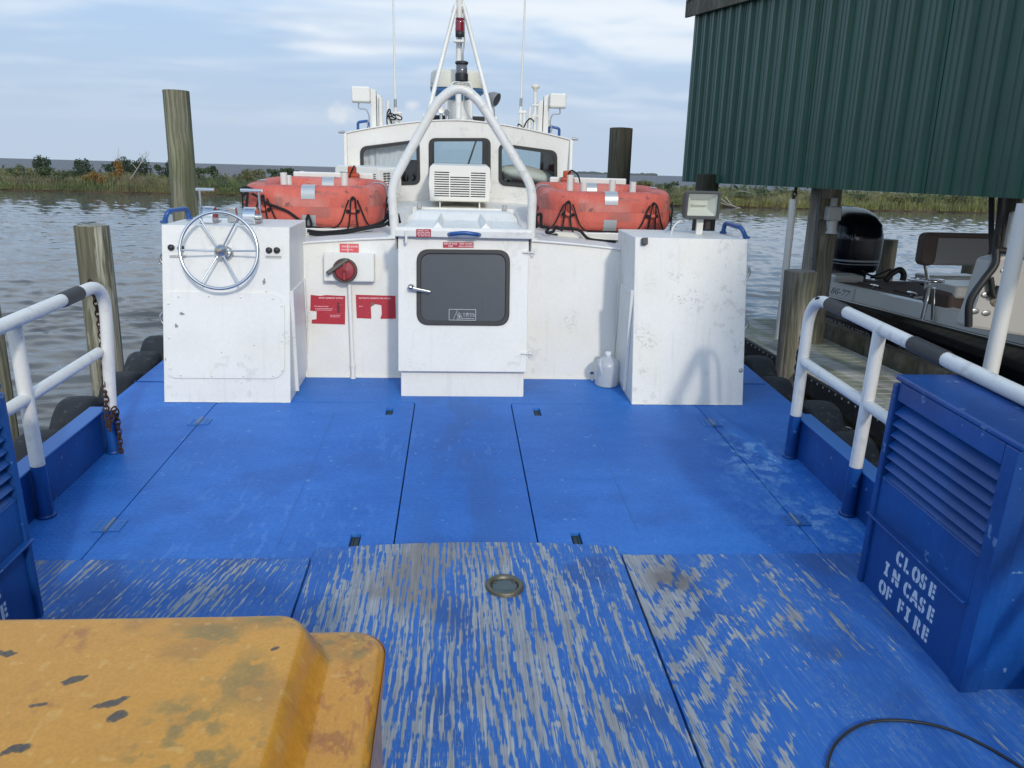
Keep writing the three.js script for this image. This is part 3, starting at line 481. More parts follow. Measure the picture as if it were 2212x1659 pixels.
// ---------------------------------------------------------------- bay boat on the lift inside the boathouse
M.hullBlack = phy([0.006, 0.007, 0.010], 0.12, { clearcoat: 0.6, clearcoatRoughness: 0.05 });
M.gel = std([0.58, 0.57, 0.54], 0.3);
M.eva = std(0xffffff, 0.9, { map: dataTex(256, 256, (u, v) => { const a = tn(u, v, 20, 221, 4); return mix3([62, 48, 44], [84, 68, 62], a); }, [1, 1]) });
M.upholst = std([0.25, 0.245, 0.24], 0.6); M.brownTrim = std([0.075, 0.048, 0.038], 0.55);
const textPlate = (txt, w, h, bg, fg, font) => canvasTex(w, h, (g) => { g.fillStyle = bg; g.fillRect(0, 0, w, h); g.fillStyle = fg; g.font = font; g.textAlign = 'center'; g.textBaseline = 'middle'; g.fillText(txt, w / 2, h / 2); });
{
  const z0 = -9.0, z1 = -1.4, cx = 5.22, hb = (z) => 0.97 * Math.pow(1 - sst(-5.2, z1 + 0.1, z) * 0.97, 0.75), ys = (z) => 0.43 + 0.04 * (z - z0) * 0.9 + 0.012 * Math.max(0, z + 6) ** 2, yk = (z) => -0.42 + 0.5 * sst(-4.5, z1, z);
  const t = thing('bay_boat', 'black hulled fishing boat with brown deck sitting inside the boathouse', 'boat', V(cx, -0.42, -5.5), { world: true });
  const side = (s, f) => { const P = { gun: [hb(f), ys(f)], band: [hb(f) + 0.02, ys(f) - 0.15], chine: [hb(f) * 0.86, yk(f) + 0.26], keel: [0.0, yk(f)], inn: [hb(f) - 0.05, ys(f) + 0.012], floor: [hb(f) - 0.06, ys(f) + 0.002] }; return (a) => [cx + s * P[a][0], P[a][1], f]; };
  const strip = (a, b, s, za = z0, zb = z1, n = 40, off = 0) => grid(n, 2, (u, v) => { const f = lerp(za, zb, u), A = side(s, f)(a), B = side(s, f)(b); return [lerp(A[0], B[0], v) + off * s, lerp(A[1], B[1], v), f]; }, (u, v, p) => [p[2], p[1] + p[0]]);
  const dbl = (m) => { const q = m.clone(); q.side = THREE.DoubleSide; return q; };
  part('hull', [strip('band', 'chine', -1), strip('chine', 'keel', -1), strip('band', 'chine', 1), strip('chine', 'keel', 1), new THREE.BufferGeometry().setAttribute('position', new THREE.Float32BufferAttribute([...side(-1, z0)('band'), ...side(-1, z0)('keel'), ...side(1, z0)('band')], 3))], dbl(M.hullBlack), t);
  part('gunwale', [strip('gun', 'band', -1), strip('gun', 'band', 1), strip('inn', 'gun', -1), strip('inn', 'gun', 1), strip('floor', 'inn', -1), strip('floor', 'inn', 1)], dbl(M.gel), t);
  const rub = (s) => { const P = []; for (let i = 0; i <= 30; i++) { const b = side(s, lerp(z0, z1, i / 30))('band'); P.push([b[0] + s * 0.012, b[1] - 0.005, b[2]]); } return sweep(P, 0.018, 8); };
  part('rub_rail', [rub(-1), rub(1)], M.black, t); 
  const rub2 = []; for (let i = 0; i <= 30; i++) { const b = side(-1, lerp(z0, z1, i / 30))('band'); rub2.push([b[0] - 0.026, b[1] + 0.005, b[2]]); } part('rail_insert', sweep(rub2, 0.006, 6), M.steelDull, t);
  part('deck', [grid(30, 2, (u, v) => { const f = lerp(z0, z1 + 0.6, u); const w = Math.max(0.02, hb(f) - 0.055); return [cx + lerp(-w, w, v), ys(f) + 0.003, f]; }, (u, v, p) => [p[0], p[2]])], dbl(M.eva), t);
  part('deck_hatch', [rbox(cx - 0.72, cx - 0.1, ys(-8.2) - 0.01, ys(-8.2) + 0.016, -8.55, -7.9, 0.006), rbox(cx + 0.02, cx + 0.6, ys(-8.2) - 0.01, ys(-8.2) + 0.016, -8.55, -7.9, 0.006)], M.eva, t);
  part('deck_hatch', [rbox(cx - 0.72, cx + 0.3, ys(-7.5) - 0.02, ys(-7.5) + 0.016, -7.8, -7.25, 0.006)], M.eva, t);
  part('step_edge', [rbox(cx - 0.85, cx + 0.6, ys(-7.2) - 0.01, ys(-7.2) + 0.02, -7.2, -7.17, 0.004)], M.gel, t);
  part('transom_box', [rbox(cx - 0.9, cx - 0.55, 0.40, 0.52, -9.0, -8.72, 0.03), rbox(cx + 0.2, cx + 0.85, 0.40, 0.54, -9.0, -8.7, 0.03)], M.gel, t);
  for (const [z, y] of [[-8.0, 0.03], [-6.7, 0.05], [-7.3, 0.04]]) part('cleat', [sweep(spline([[cx - hb(z) + 0.16, ys(z) + 0.04, z - 0.08], [cx - hb(z) + 0.15, ys(z) + 0.045, z], [cx - hb(z) + 0.16, ys(z) + 0.04, z + 0.08]], 8), 0.012, 6), cyl([cx - hb(z) + 0.15, ys(z), z], [cx - hb(z) + 0.15, ys(z) + 0.04, z], 0.014)], M.steel, t);
  // lettering on hull and gunwale, laid on their surfaces
  const decal = (a, b, za, zb, va, vb, tex, rough) => part('lettering', grid(16, 2, (u, v) => { const f = lerp(za, zb, u), A = side(-1, f)(a), B = side(-1, f)(b), q = lerp(va, vb, v); return [lerp(A[0], B[0], q) - 0.005, lerp(A[1], B[1], q), f]; }, (u, v) => [u, v]), std(0xffffff, rough, { map: tex, side: THREE.DoubleSide }), t);
  decal('band', 'chine', -8.97, -7.80, 0.88, 0.54, textPlate('SHEARWATER', 768, 128, '#07080a', '#a6a9a8', 'bold 104px serif'), 0.2);
  decal('gun', 'band', -8.72, -8.08, 0.95, 0.05, canvasTex(256, 96, (g, w, h) => { g.fillStyle = '#c6c4bf'; g.fillRect(0, 0, w, h); g.fillStyle = '#17171a'; g.font = 'italic bold 66px serif'; g.textAlign = 'center'; g.textBaseline = 'middle'; g.fillText('86-77', w / 2, h / 2); }), 0.35);
  // helm seat
  const sp = (u, v, z = -6.6) => wz(u, v, z), a = sp(1997, 505), b = sp(2140, 575), leg = sp(2010, 690), s = part('helm_seat', [prismZ(roundPoly(rect(a.x + 0.02, b.y, b.x, a.y), 0.06), -6.66, -6.58, 0.02)], M.upholst, t, { label: 'grey helm seat with brown trim' });
  part('backrest_trim', [prismZ(roundPoly(rect(a.x - 0.01, b.y - 0.005, a.x + 0.12, a.y + 0.01), 0.06), -6.68, -6.565, 0.02), prismZ(roundPoly(rect(b.x - 0.06, b.y - 0.005, b.x + 0.03, a.y + 0.01), 0.05), -6.68, -6.565, 0.02), prismZ(roundPoly(rect(a.x + 0.05, a.y - 0.03, b.x - 0.02, a.y + 0.012), 0.015), -6.67, -6.572, 0.008)], M.brownTrim, s);
  const c = sp(2050, 610), d = sp(2140, 640); part('cushion', [rbox(c.x - 0.02, d.x + 0.25, d.y - 0.01, d.y + 0.10, -6.95, -6.45, 0.035)], M.gel, s); part('cushion_trim', [rbox(c.x - 0.05, c.x + 0.16, d.y - 0.12, d.y + 0.04, -6.9, -6.48, 0.04)], M.brownTrim, s);
  for (const [u0, v0, u1, v1] of [[1998, 570, 2006, 615], [2115, 570, 2110, 640]]) part('back_post', sweep([sp(u0, v0), sp(u1, v1)], 0.016, 8), M.steel, s);
  for (const [u0, v0, u1, v1] of [[2008, 622, 1994, 676], [2018, 622, 2015, 688]]) part('leg', sweep([sp(u0, v0), sp(u1, v1).setY(0.40)], 0.018, 8), M.steel, s);
  const ring = []; const rc = sp(2000, 605); for (let i = 0; i < 24; i++) { const q = i / 24 * 6.283; ring.push([rc.x + 0.13 * Math.cos(q), rc.y + 0.008 * Math.sin(q), rc.z + 0.16 * Math.sin(q)]); } part('foot_hoop', sweep(ring, 0.012, 8, true), M.steel, s);
  // console with windscreen and pipework
  const zc = -5.35, k = (u, v, z = zc) => wz(u, v, z), A = k(2092, 690), B = k(2140, 560), C = k(2230, 540), D = k(2230, 700), fs = roundPoly([[A.x, A.y - 0.06], [A.x + 0.04, A.y + 0.12], [B.x, B.y], [C.x, C.y], [D.x, D.y - 0.1]], 0.03), o = part('helm_console', prismZ(fs, zc - 0.16, zc, 0.02), std([0.50, 0.48, 0.45], 0.35), t, { label: 'pale helm console with speaker and gauges' });
  const sk = k(2157, 645, zc + 0.005); part('speaker', [lathe([[0, 0.012], [0.05, 0.012], [0.062, 0.006], [0.065, 0]], [sk.x, sk.y, zc], 'z', 24), ...[0, 1, 2, 3].map((q) => { const g = box(-0.055, 0.055, -0.005, 0.005, 0.01, 0.018); g.rotateZ(q * 0.785); g.translate(sk.x, sk.y, zc); return g; })], std([0.22, 0.19, 0.15], 0.5), o);
  for (const [u, v, r] of [[2130, 637, 0.03], [2168, 585, 0.022], [2105, 672, 0.028], [2130, 676, 0.028], [2155, 680, 0.026]]) { const q = k(u, v); const g = lathe([[0, 0.01], [r * 0.75, 0.01], [r, 0.004], [r, 0]], [0, 0, 0], 'z', 16); g.scale(1.25, 0.8, 1); g.translate(q.x, q.y, zc); part('gauge', g, M.steelDull, o); }
  const tube = (pts, r = 0.026, z = zc) => part('frame_pipe', sweep(spline(pts.map(([u, v, dz = 0]) => wz(u, v, z + dz)), 24), r, 8), M.black, o);
  tube([[2092, 705, 0.05], [2096, 650, 0.05], [2125, 605, 0.05], [2150, 570, 0.03], [2152, 540, 0]]); tube([[2142, 420, -0.3], [2142, 520, -0.3], [2150, 600, -0.2]], 0.020); tube([[2166, 422, -0.2], [2158, 500, -0.2], [2150, 560, -0.1]], 0.028); tube([[2150, 540, 0], [2190, 545, 0], [2230, 560, 0]], 0.024); tube([[2140, 600, 0.03], [2148, 640, 0.04], [2158, 618, 0.04]], 0.02);
  const w0 = k(2172, 540, zc - 0.1), w1 = k(2204, 458, zc - 0.1); part('wind_screen', prismZ(roundPoly(rect(w0.x, w0.y, w1.x + 0.1, w1.y), 0.03), zc - 0.14, zc - 0.1, 0.01), phy([0.75, 0.78, 0.8], 0.15, { transmission: 0.7, thickness: 0 }), o);
}
{ // outboard motor on the stern of the bay boat
  const z = -9.55, q = (u, v) => wz(u, v, z), R = q(1891, 500), top = q(1830, 447), bot = q(1860, 582), w = 0.30, cx = R.x - w, t = thing('outboard_motor', 'black outboard motor with pale stripe behind the boathouse post', 'outboard motor', V(cx, -0.6, z), { world: true });
  const H = top.y - bot.y, sec = [[0, 0.80, 0.88, 0.02], [0.06, 0.93, 0.97, 0.01], [0.3, 1, 1, 0], [0.55, 1.0, 1.0, 0], [0.75, 0.93, 0.93, -0.02], [0.88, 0.76, 0.78, -0.06], [0.96, 0.52, 0.56, -0.10], [1.0, 0.2, 0.22, -0.14]];
  const cow = (a, v, off = 0) => { let i = 0; while (i < sec.length - 2 && v > sec[i + 1][0]) i++; const s = clamp((v - sec[i][0]) / (sec[i + 1][0] - sec[i][0])), sx = lerp(sec[i][1], sec[i + 1][1], s), sz = lerp(sec[i][2], sec[i + 1][2], s), dz = lerp(sec[i][3], sec[i + 1][3], s), c = Math.cos(a), n = Math.sin(a), p = 2 / 3.2; return [cx + (w * sx + off) * Math.sign(c) * Math.abs(c) ** p, bot.y + v * H, z + dz + (0.40 * sz + off) * Math.sign(n) * Math.abs(n) ** p]; };
  part('cowling', [grid(36, 24, (u, v) => cow(-u * 6.2832, v)), grid(36, 1, (u, v) => { const e = cow(-u * 6.2832, v ? 0 : 0); return v ? e : [cx, bot.y, z]; })], phy([0.005, 0.007, 0.012], 0.22, { specularIntensity: 0.7 }), t);
  part('stripe', [grid(40, 1, (u, v) => cow(-u * 6.2832, 0.17 + v * 0.028, 0.004)), grid(40, 1, (u, v) => cow(-u * 6.2832, 0.125 + v * 0.012, 0.004))], std([0.35, 0.38, 0.42], 0.4), t);
  part('lettering', grid(14, 3, (u, v) => cow(lerp(2.85, 1.75, u), 0.50 + v * 0.12, 0.004)), std(0xffffff, 0.15, { map: textPlate('YAMAHA', 512, 110, '#080a0e', '#5c6472', 'bold 104px sans-serif') }), t);
  part('midsection', [prismX(poly([[z - 0.32, bot.y + 0.02], [z + 0.30, bot.y + 0.02], [z + 0.22, -0.1], [z + 0.1, -0.75], [z - 0.18, -0.75], [z - 0.22, 0]]), cx - 0.12, cx + 0.12, 0.03)], M.black, t);
  part('bracket', [rbox(cx - 0.2, cx + 0.2, 0.1, 0.42, z + 0.25, z + 0.55, 0.03)], M.black, t);
  const h = (u, v, zz = -9.0) => wz(u, v, zz);
  solo('rigging_hose', 'black looped rigging hose beside the outboard motor', 'hose', h(1900, 595), [sweep(spline([h(1862, 585), h(1885, 596), h(1905, 590), h(1925, 582), h(1912, 598), h(1880, 600)], 40), 0.012, 6)], M.black, { world: true });
  solo('tow_arch', 'low black curved pole holder on the boat stern', 'pole holder', h(1945, 600, -8.6), [sweep(spline([h(1912, 606, -8.6), h(1928, 590, -8.6), h(1944, 583, -8.6), h(1952, 592, -8.6), h(1950, 606, -8.6)], 24), 0.035, 8)], M.black, { world: true });
}

// ---------------------------------------------------------------- the work boat: hull, deck, hatches, plywood
const CX = 0.05, BASE0 = V(CX, -0.02, -3);
const work = thing('work_boat', 'blue decked white work boat with paired flush hatches and worn plywood', 'boat', BASE0);
{
  const half = [[2.02, 2.2], [2.02, -5.4], [1.9, -7.5], [1.5, -9.6], [0.85, -11.2], [0.02, -12.1]];
  const out = (k = 1, i = 0) => [...half.map(([x, z]) => [CX + x * k - i, -z]), ...half.slice().reverse().map(([x, z]) => [CX - x * k + i, -z])];
  const deck = poly(out()); 
  const hl = [[-1.372, 2.6], [-0.237, 2.6], [-0.237, 4.495], [-1.372, 4.495]], hr = [[0.337, 2.6], [1.452, 2.6], [1.452, 4.485], [0.337, 4.485]];
  const grow = (p, d, f = d) => [[p[0][0] - d, p[0][1] - d], [p[1][0] + d, p[1][1] - d], [p[2][0] + d, p[2][1] + f], [p[3][0] - d, p[3][1] + f]];
  deck.holes.push(roundPoly(grow(hl, 0.0055, 0.013), [0, 0, 0.03, 0.075], THREE.Path), roundPoly(grow(hr, 0.0055, 0.013), [0, 0, 0.075, 0.03], THREE.Path));
  part('deck_plate', prismY(deck, -0.02, 0, 0.0015), M.deck, work, { uv: uvDeck });
  part('hull', [prismY(poly(out(0.985)), -1.5, -0.045, 0.01)], M.blueDark, work);
  part('hatch_sill', prismY(poly(out(0.97)), -0.044, -0.028, 0), M.under, work);
  const hole = (p) => [];
  for (const [P, r, sx] of [[hl, [0, 0, 0.03, 0.075], 1], [hr, [0, 0, 0.075, 0.03], -1]]) {
    const cut = sx > 0 ? [[837, 882, 849, 896], [758, 1153, 783, 1188]] : [[1150, 882, 1166, 898], [1228, 1150, 1255, 1186]];
    const s = roundPoly(P, r), pulls = [];
    for (const [u0, v0, u1, v1] of cut) { const a = by((u0 + u1) / 2, v0), b = by((u0 + u1) / 2, v1), w = sx > 0 ? 0.02 : 0.02; const q = rect(a.x - w, -b.z, a.x + w, -a.z); s.holes.push(roundPoly(q, 0.006, THREE.Path)); pulls.push([a.x, a.z, b.z, w]); }
    const h = part('hatch_cover', prismY(s, -0.019, 0.001, 0.002), M.deck, work, { uv: uvDeck });
    for (const [x, za, zb, w] of pulls) part('lift_ring', [box(x - w + 0.002, x + w - 0.002, -0.02, -0.014, za + 0.002, zb - 0.002), sweep(bent([[x - w * 0.5, -0.012, za + 0.012], [x - w * 0.5, -0.007, zb - 0.012], [x + w * 0.5, -0.007, zb - 0.012], [x + w * 0.5, -0.012, za + 0.012]], 0.008), 0.004, 6)], std([0.03, 0.055, 0.06], 0.5, { metalness: 0.3 }), h);
    const xh = sx > 0 ? -1.375 : 1.455;
    for (const [u, v] of sx > 0 ? [[437, 912], [237, 1137]] : [[1530, 915], [1718, 1125]]) {
      const c = by(u, v), L = 0.045; 
      part('hinge_pin', [cyl([xh, 0.008, c.z - L - 0.004], [xh, 0.008, c.z + L + 0.004], 0.008, 0.008, 10)], std([0.17, 0.24, 0.34], 0.45, { metalness: 0.5 }), h); part('hinge', [rbox(xh - 0.055, xh - 0.006, 0.0, 0.005, c.z - L, c.z + L, 0.002), rbox(xh + 0.006, xh + 0.055, 0.001, 0.006, c.z - L, c.z + L, 0.002), ...[-1, 1].flatMap((i) => [-0.025, 0, 0.025].map((dz) => sphere([xh + i * 0.036, 0.006, c.z + dz], 0.008, 0.005, 0.008, 8)))], M.blueLight, h);
    }
  }
  for (const [a, b] of [[[720, 890], [601, 1188]], [[1268, 892], [1372, 1150]]]) { const p = by(...a), q = by(...b); part('plate_weld', sweep([V(p.x, 0.0005, p.z), V((p.x + q.x) / 2, 0.0005, q.z)].map((e, i) => (i ? V(p.x * 0.5 + q.x * 0.5, 0.0005, q.z) : V(p.x * 0.5 + q.x * 0.5, 0.0005, p.z))), 0.0022, 6), M.blueLight, work); }
  // coaming walls along both sides
  for (const [s, xi] of [[-1, -1.695], [1, 1.745]]) part('coaming', [prismZ(poly([[xi, 0], [xi + s * 0.055, 0], [xi + s * 0.06, 0.205], [xi, 0.205]]), s < 0 ? -3.80 : -3.74, 2.1, 0.003)], M.blue, work);
  for (const [s, xi] of [[-1, -1.685], [1, 1.735]]) part('coaming_cap', rbox(xi, xi + s * 0.085, 0.205, 0.215, s < 0 ? -3.815 : -3.755, 2.1, 0.004), M.blueLight, work);
  // worn plywood
  const ply = (seed, x0, x1, z0, z1, w, h, o) => {
    const A = new Uint8Array(w * h * 4), Bm = new Uint8Array(w * h * 4);
    for (let j = 0; j < h; j++) for (let i = 0; i < w; i++) {
      let x = lerp(x0, x1, i / w), z = lerp(z0, z1, j / h); const X = x + (o.rot || 0) * z, Z = z;
      const sw = vn(X * 1.5 + seed * 1.7, Z * 0.55 + seed), ring = o.k * X + o.amp * sw + 2.2 * fbm(X * 5 + seed, Z * 1.3 + seed * 3, 3) + 0.45 * fbm(X * 40, Z * 6 + seed, 2);
      const fr = ring - Math.floor(ring), id = Math.floor(ring), wid = PT[(id * 37 + 911) & 65535], band = Math.abs(fr * 2 - 1);
      const W = fbm(X * 3.1 + seed * 5, Z * 0.85 + seed * 2, 4), rag = vn(X * 85, Z * 4.5 + seed) - 0.5, fine = vn(X * 420, Z * 30) * 0.6 + vn(X * 160, Z * 14) * 0.5 + vn(X * 70 + 3, Z * 60) * 0.4;
      let e = band * 0.66 + (wid - 0.5) * 0.36 + (W - 0.5) * o.wear + rag * 0.42 + (vn(X * 26, Z * 11 + seed) - 0.5) * 0.3 + (vn(X * 240 + 5, Z * 16) - 0.5) * 0.45 + (fine - 0.75) * 0.8 + o.bias;
      if (o.extra) e += o.extra(x, z);
      const ex = sst(0.80, 0.98, e), scr = sst(0.80, 0.92, vn(X * 700 + vn(X * 40, Z * 40) * 6, Z * 70 + W * 40)) * sst(0.38, 0.62, fbm(X * 9 + 4, Z * 5, 3));
      const gr = vn(X * 520, Z * 9 + seed) * 0.6 + vn(X * 190, Z * 5) * 0.4, big = fbm(x * 3 + seed, z * 3, 4), pk = Math.floor(ring) % 3;
      let wood = mix3([120, 117, 114], [188, 186, 183], gr * 0.95 + 0.05 + (fine - 0.75) * 0.3); wood = mix3(wood, [124, 106, 88], sst(0.56, 0.76, big) * 0.5);
      let paint = mix3([36, 92, 166], [54, 112, 186], big + (gr - 0.5) * 0.7); paint = mix3(paint, [104, 132, 172], sst(0.62, 0.95, fine - 0.1) * 0.4); paint = mix3(paint, [44, 74, 128], sst(0.55, 0.75, fbm(x * 4 + 9, z * 4 + seed, 4)) * 0.45);
      let c = mix3(paint, wood, Math.max(ex * 0.92, scr * 0.75));
      const crack = sst(0.965, 0.99, vn(X * 260 + 7, Z * 3.5 + seed)) * ex; c = mix3(c, [58, 52, 46], crack * 0.8);
      if (o.stain) { const q = o.stain(x, z) * sst(0.35, 0.6, fbm(x * 9, z * 7, 4)); c = mix3(c, ex > 0.4 ? [92, 78, 66] : [40, 66, 112], clamp(q) * (0.25 + 0.75 * gr) * (ex > 0.4 ? 0.8 : 0.55)); }
      const k = (j * w + i) * 4; A[k] = clamp(c[0], 0, 255); A[k + 1] = clamp(c[1], 0, 255); A[k + 2] = clamp(c[2], 0, 255); A[k + 3] = 255;
      const bb = 150 - ex * 70 + (gr - 0.5) * 60 * (0.3 + ex) - crack * 80; Bm[k] = Bm[k + 1] = Bm[k + 2] = clamp(bb, 0, 255); Bm[k + 3] = 255;
    }
    const mk = (d, srgb) => { const t = new THREE.DataTexture(d, w, h); t.magFilter = THREE.LinearFilter; t.minFilter = THREE.LinearMipmapLinearFilter; t.generateMipmaps = true; if (srgb) t.colorSpace = THREE.SRGBColorSpace; t.needsUpdate = true; return t; };
    return std(0xffffff, 0.72, { map: mk(A, true), bumpMap: mk(Bm, false), bumpScale: 0.0022 });
  };
  const sheet = (x0, x1, z0, z1, yf, mat, nx = 24) => part('plywood_sheet', [grid(nx, 2, (s, t) => { const x = lerp(x0, x1, s), z = lerp(z1, z0, t); return [x, yf(x, z), z]; }, (s, t) => [s, 1 - t]),
    ...[[z0, 1], [z1, -1]].map(([zz, d]) => grid(nx, 1, (s, t) => { const x = lerp(x0, x1, s), y = yf(x, zz); return [x, (d > 0 ? t : 1 - t) ? y : y - 0.014, zz]; }, (s, t) => [s, zz === z0 ? 0.002 : 0.998])),
    ...[[x0, 1], [x1, -1]].map(([xx, d]) => grid(1, 6, (s, t) => { const z = lerp(z0, z1, t), y = yf(xx, z); return [xx, (d > 0 ? 1 - s : s) ? y : y - 0.014, z]; }, (s, t) => [xx === x0 ? 0.002 : 0.998, t]))], mat, work, { keep: true });
  const cam = (x) => 0.046 - 0.026 * ((x - 0.06) / 0.6) ** 2;      // the sheets crown a little towards the middle
  const yL = (x) => Math.max(0.017, cam(x)), G = (x, z, cx, cz, rx, rz) => Math.exp(-(((x - cx) / rx) ** 2) - ((z - cz) / rz) ** 2);
  sheet(-0.524, 0.636, -2.772, -0.35, yL, ply(3.3, -0.524, 0.636, -2.772, -0.35, 1024, 2048, { k: 30, amp: 22, wear: 1.7, bias: 0.42, extra: (x, z) => 0.35 * G(x, z, 0.16, -2.4, 0.07, 0.6) + 0.35 * G(x, z, -0.3, -2.5, 0.16, 0.3), stain: (x, z) => 1.15 * (G(x, z, 0.13, -2.02, 0.07, 0.13) + 0.5 * G(x, z, 0.0, -2.3, 0.06, 0.1)) }));
  sheet(-1.56, -0.533, -2.715, -0.35, (x) => Math.max(0.016, yL(x)), ply(8.1, -1.56, -0.533, -2.715, -0.35, 1024, 2048, { k: 44, amp: 20, wear: 1.35, bias: 0.25, rot: 0.12 }));
  sheet(0.645, 1.70, -2.715, -0.35, (x) => Math.max(0.016, yL(x)), ply(12.6, 0.645, 1.70, -2.715, -0.35, 1024, 2048, { k: 13, amp: 26, wear: 2.0, bias: 0.31, rot: -0.1, extra: (x, z) => 0.5 * G(x, z, 0.80, -2.55, 0.09, 0.14) + 0.4 * G(x, z, 1.25, -2.45, 0.2, 0.25) - 0.35 * G(x, z, 1.3, -1.75, 0.4, 0.3), stain: (x, z) => 1.6 * (G(x, z, 0.80, -2.55, 0.08, 0.13) + 0.8 * G(x, z, 1.18, -2.15, 0.08, 0.16) + 0.6 * G(x, z, 1.3, -1.9, 0.1, 0.1)) }));
  part('deck_seam_weld', [sweep([[-1.98, 0.001, -4.86], [-1.68, 0.001, -4.86]], 0.004, 6), sweep([[1.76, 0.001, -4.9], [2.05, 0.001, -4.9]], 0.004, 6)], M.blue, work);
}
{ const c = by(1090, 1268, 0.045), y = 0.045, t = thing('deck_fill_cap', 'round tarnished bronze fill cap set in the worn plywood', 'deck cap', V(c.x, y, c.z));
  const bronze = std([0.16, 0.15, 0.11], 0.5, { metalness: 0.7, bumpMap: bumpFine, bumpScale: 0.003 });
  part('ring', lathe([[0.047, 0.002], [0.05, 0.012], [0.06, 0.015], [0.066, 0.010], [0.068, -0.01]], [c.x, y, c.z], 'y', 36), bronze, t);
  part('lid', lathe([[0, 0.008], [0.03, 0.008], [0.033, 0.005], [0.04, 0.006], [0.046, 0.003], [0.047, -0.006]], [c.x, y, c.z], 'y', 36), std([0.12, 0.15, 0.15], 0.5, { metalness: 0.6, bumpMap: bumpFine, bumpScale: 0.003 }), t);
  for (const a of [0.6, 2.7]) part('screw', sphere([c.x + Math.cos(a) * 0.04, y + 0.007, c.z - Math.sin(a) * 0.04], 0.004, 0.003, 0.004, 8), bronze, t);
}
solo('loose_cable', 'thin black cable looping across the plywood by the vent', 'cable', by(1830, 1575, 0.02), [sweep(spline([by(1786, 1700, 0.022), by(1790, 1640, 0.022), by(1812, 1598, 0.022), by(1868, 1563, 0.024), by(1945, 1556, 0.022), by(2040, 1572, 0.022), by(2130, 1612, 0.022), by(2230, 1672, 0.022)], 60), 0.0042, 6)], M.black);

// ---------------------------------------------------------------- guard rails with chains
function rail(s, x, zp1, zp2, label) {
  const t = thing('guard_rail', label, 'guard rail', V(x, 0, zp1)), r = 0.027, top = 0.835;
  const xt = s < 0 ? x + 0.05 : x; part('top_rail', sweep(bent([[x + (xt - x) * 0.25, 0.225, zp1], [xt, top, zp1 - 0.02], [x, top + 0.012, 1.6]], 0.16), r, 14), M.whitePipe, t);
  part('mid_rail', [sweep([[x, 0.51, zp1 + 0.015], [x, 0.515, 1.6]], r * 0.9, 14)], M.whitePipe, t);
  for (const z of [zp1, zp2]) { if (z !== zp1) part('post', sweep([[x, 0.225, z], [x, top, z]], r, 14), M.whitePipe, t); part('post_base', [cyl([x, 0, z], [x, 0.228, z], r + 0.0015, r + 0.0015, 16)], M.blue, t, { label: 'blue painted foot of the post' }); part('weld_bead', [lathe([[r, 0], [r + 0.011, 0.001], [r + 0.004, 0.011], [r, 0.012]], [x, 0, z], 'y', 16)], M.blue, t); }
  for (const [a, b] of s < 0 ? [[-3.53, -3.38]] : [[-3.53, -3.36], [-2.83, -2.62]]) { const at = (z) => { const k = (z - zp1 + 0.02) / (1.6 - zp1 + 0.02); return [lerp(xt, x, k), top + 0.012 * k, z]; }; part('tape_wrap', sweep([at(a), at((a + b) / 2), at(b)], r + 0.004, 16), M.tape, t); }
  return t;
}
rail(-1, -1.66, -3.76, -3.09, 'white pipe guard rail with hanging rusty chain over the open water side');
rail(1, 1.715, -3.70, -3.07, 'white pipe guard rail with two black tape wraps beside the dock');
solo('rusty_chain', 'rusty chain hanging from the guard rail on the open water side', 'chain', bx(240, 980, -1.62), [...chainGeo([bx(196, 612, -1.66), bx(207, 655, -1.66), bx(220, 740, -1.66), bx(228, 850, -1.65), bx(231, 900, -1.62), bx(236, 925, -1.60), bx(240, 905, -1.60), bx(246, 885, -1.60)]), ...chainGeo([bx(252, 890, -1.62), bx(258, 940, -1.62), bx(262, 985, -1.62)])], M.rust);
solo('black_chain', 'black chain wound round the guard rail end by the dock', 'chain', bx(1722, 800, 1.715), chainGeo([bx(1768, 647, 1.70), bx(1752, 668, 1.74), bx(1738, 710, 1.76), bx(1726, 770, 1.76), bx(1720, 815, 1.76)], 0.036, 0.006), M.chainBlack);

// ---------------------------------------------------------------- tyres hung as fenders
{
  const R = 0.30, mk = (label, group, x, y, z, tilt, name0) => {
    const t = thing('tyre_fender', label, 'tyre', V(x, y - R, z), { group }), c = V(x, y, z), P = [[0.155, -0.07], [0.165, -0.085], [0.2, -0.098], [0.25, -0.1], [0.285, -0.085], [0.297, -0.06], [0.30, 0], [0.297, 0.06], [0.285, 0.085], [0.25, 0.1], [0.2, 0.098], [0.165, 0.085], [0.155, 0.07]];
    const g = lathe(P, [0, 0, 0], 'x', 36); g.rotateY(tilt); g.translate(c.x, c.y, c.z); part('casing', g, M.rubber, t);
  };
  const L = [[90, 927], [175, 853], [268, 800], [315, 756], [347, 722]], Rr = [[1635, 766], [1672, 811], [1768, 863], [1838, 931], [1905, 1000]];
  for (const [i, [u, v]] of L.entries()) { const p = bx(u, v, -2.10); mk(`${['fifth', 'fourth', 'third', 'second', 'first'][i]} black tyre fender from the steering console on the open water side`, 'tyres on the open water side', -2.10, p.y - R, p.z + 0.06, 0.12); }
  for (const [i, [u, v]] of Rr.entries()) { const p = bx(u, v, 2.22); mk(`${['first', 'second', 'third', 'fourth', 'fifth'][i]} black tyre fender from the locker along the dock side`, 'tyres on the dock side', 2.22, p.y - R, p.z + 0.06, -0.12); }
}

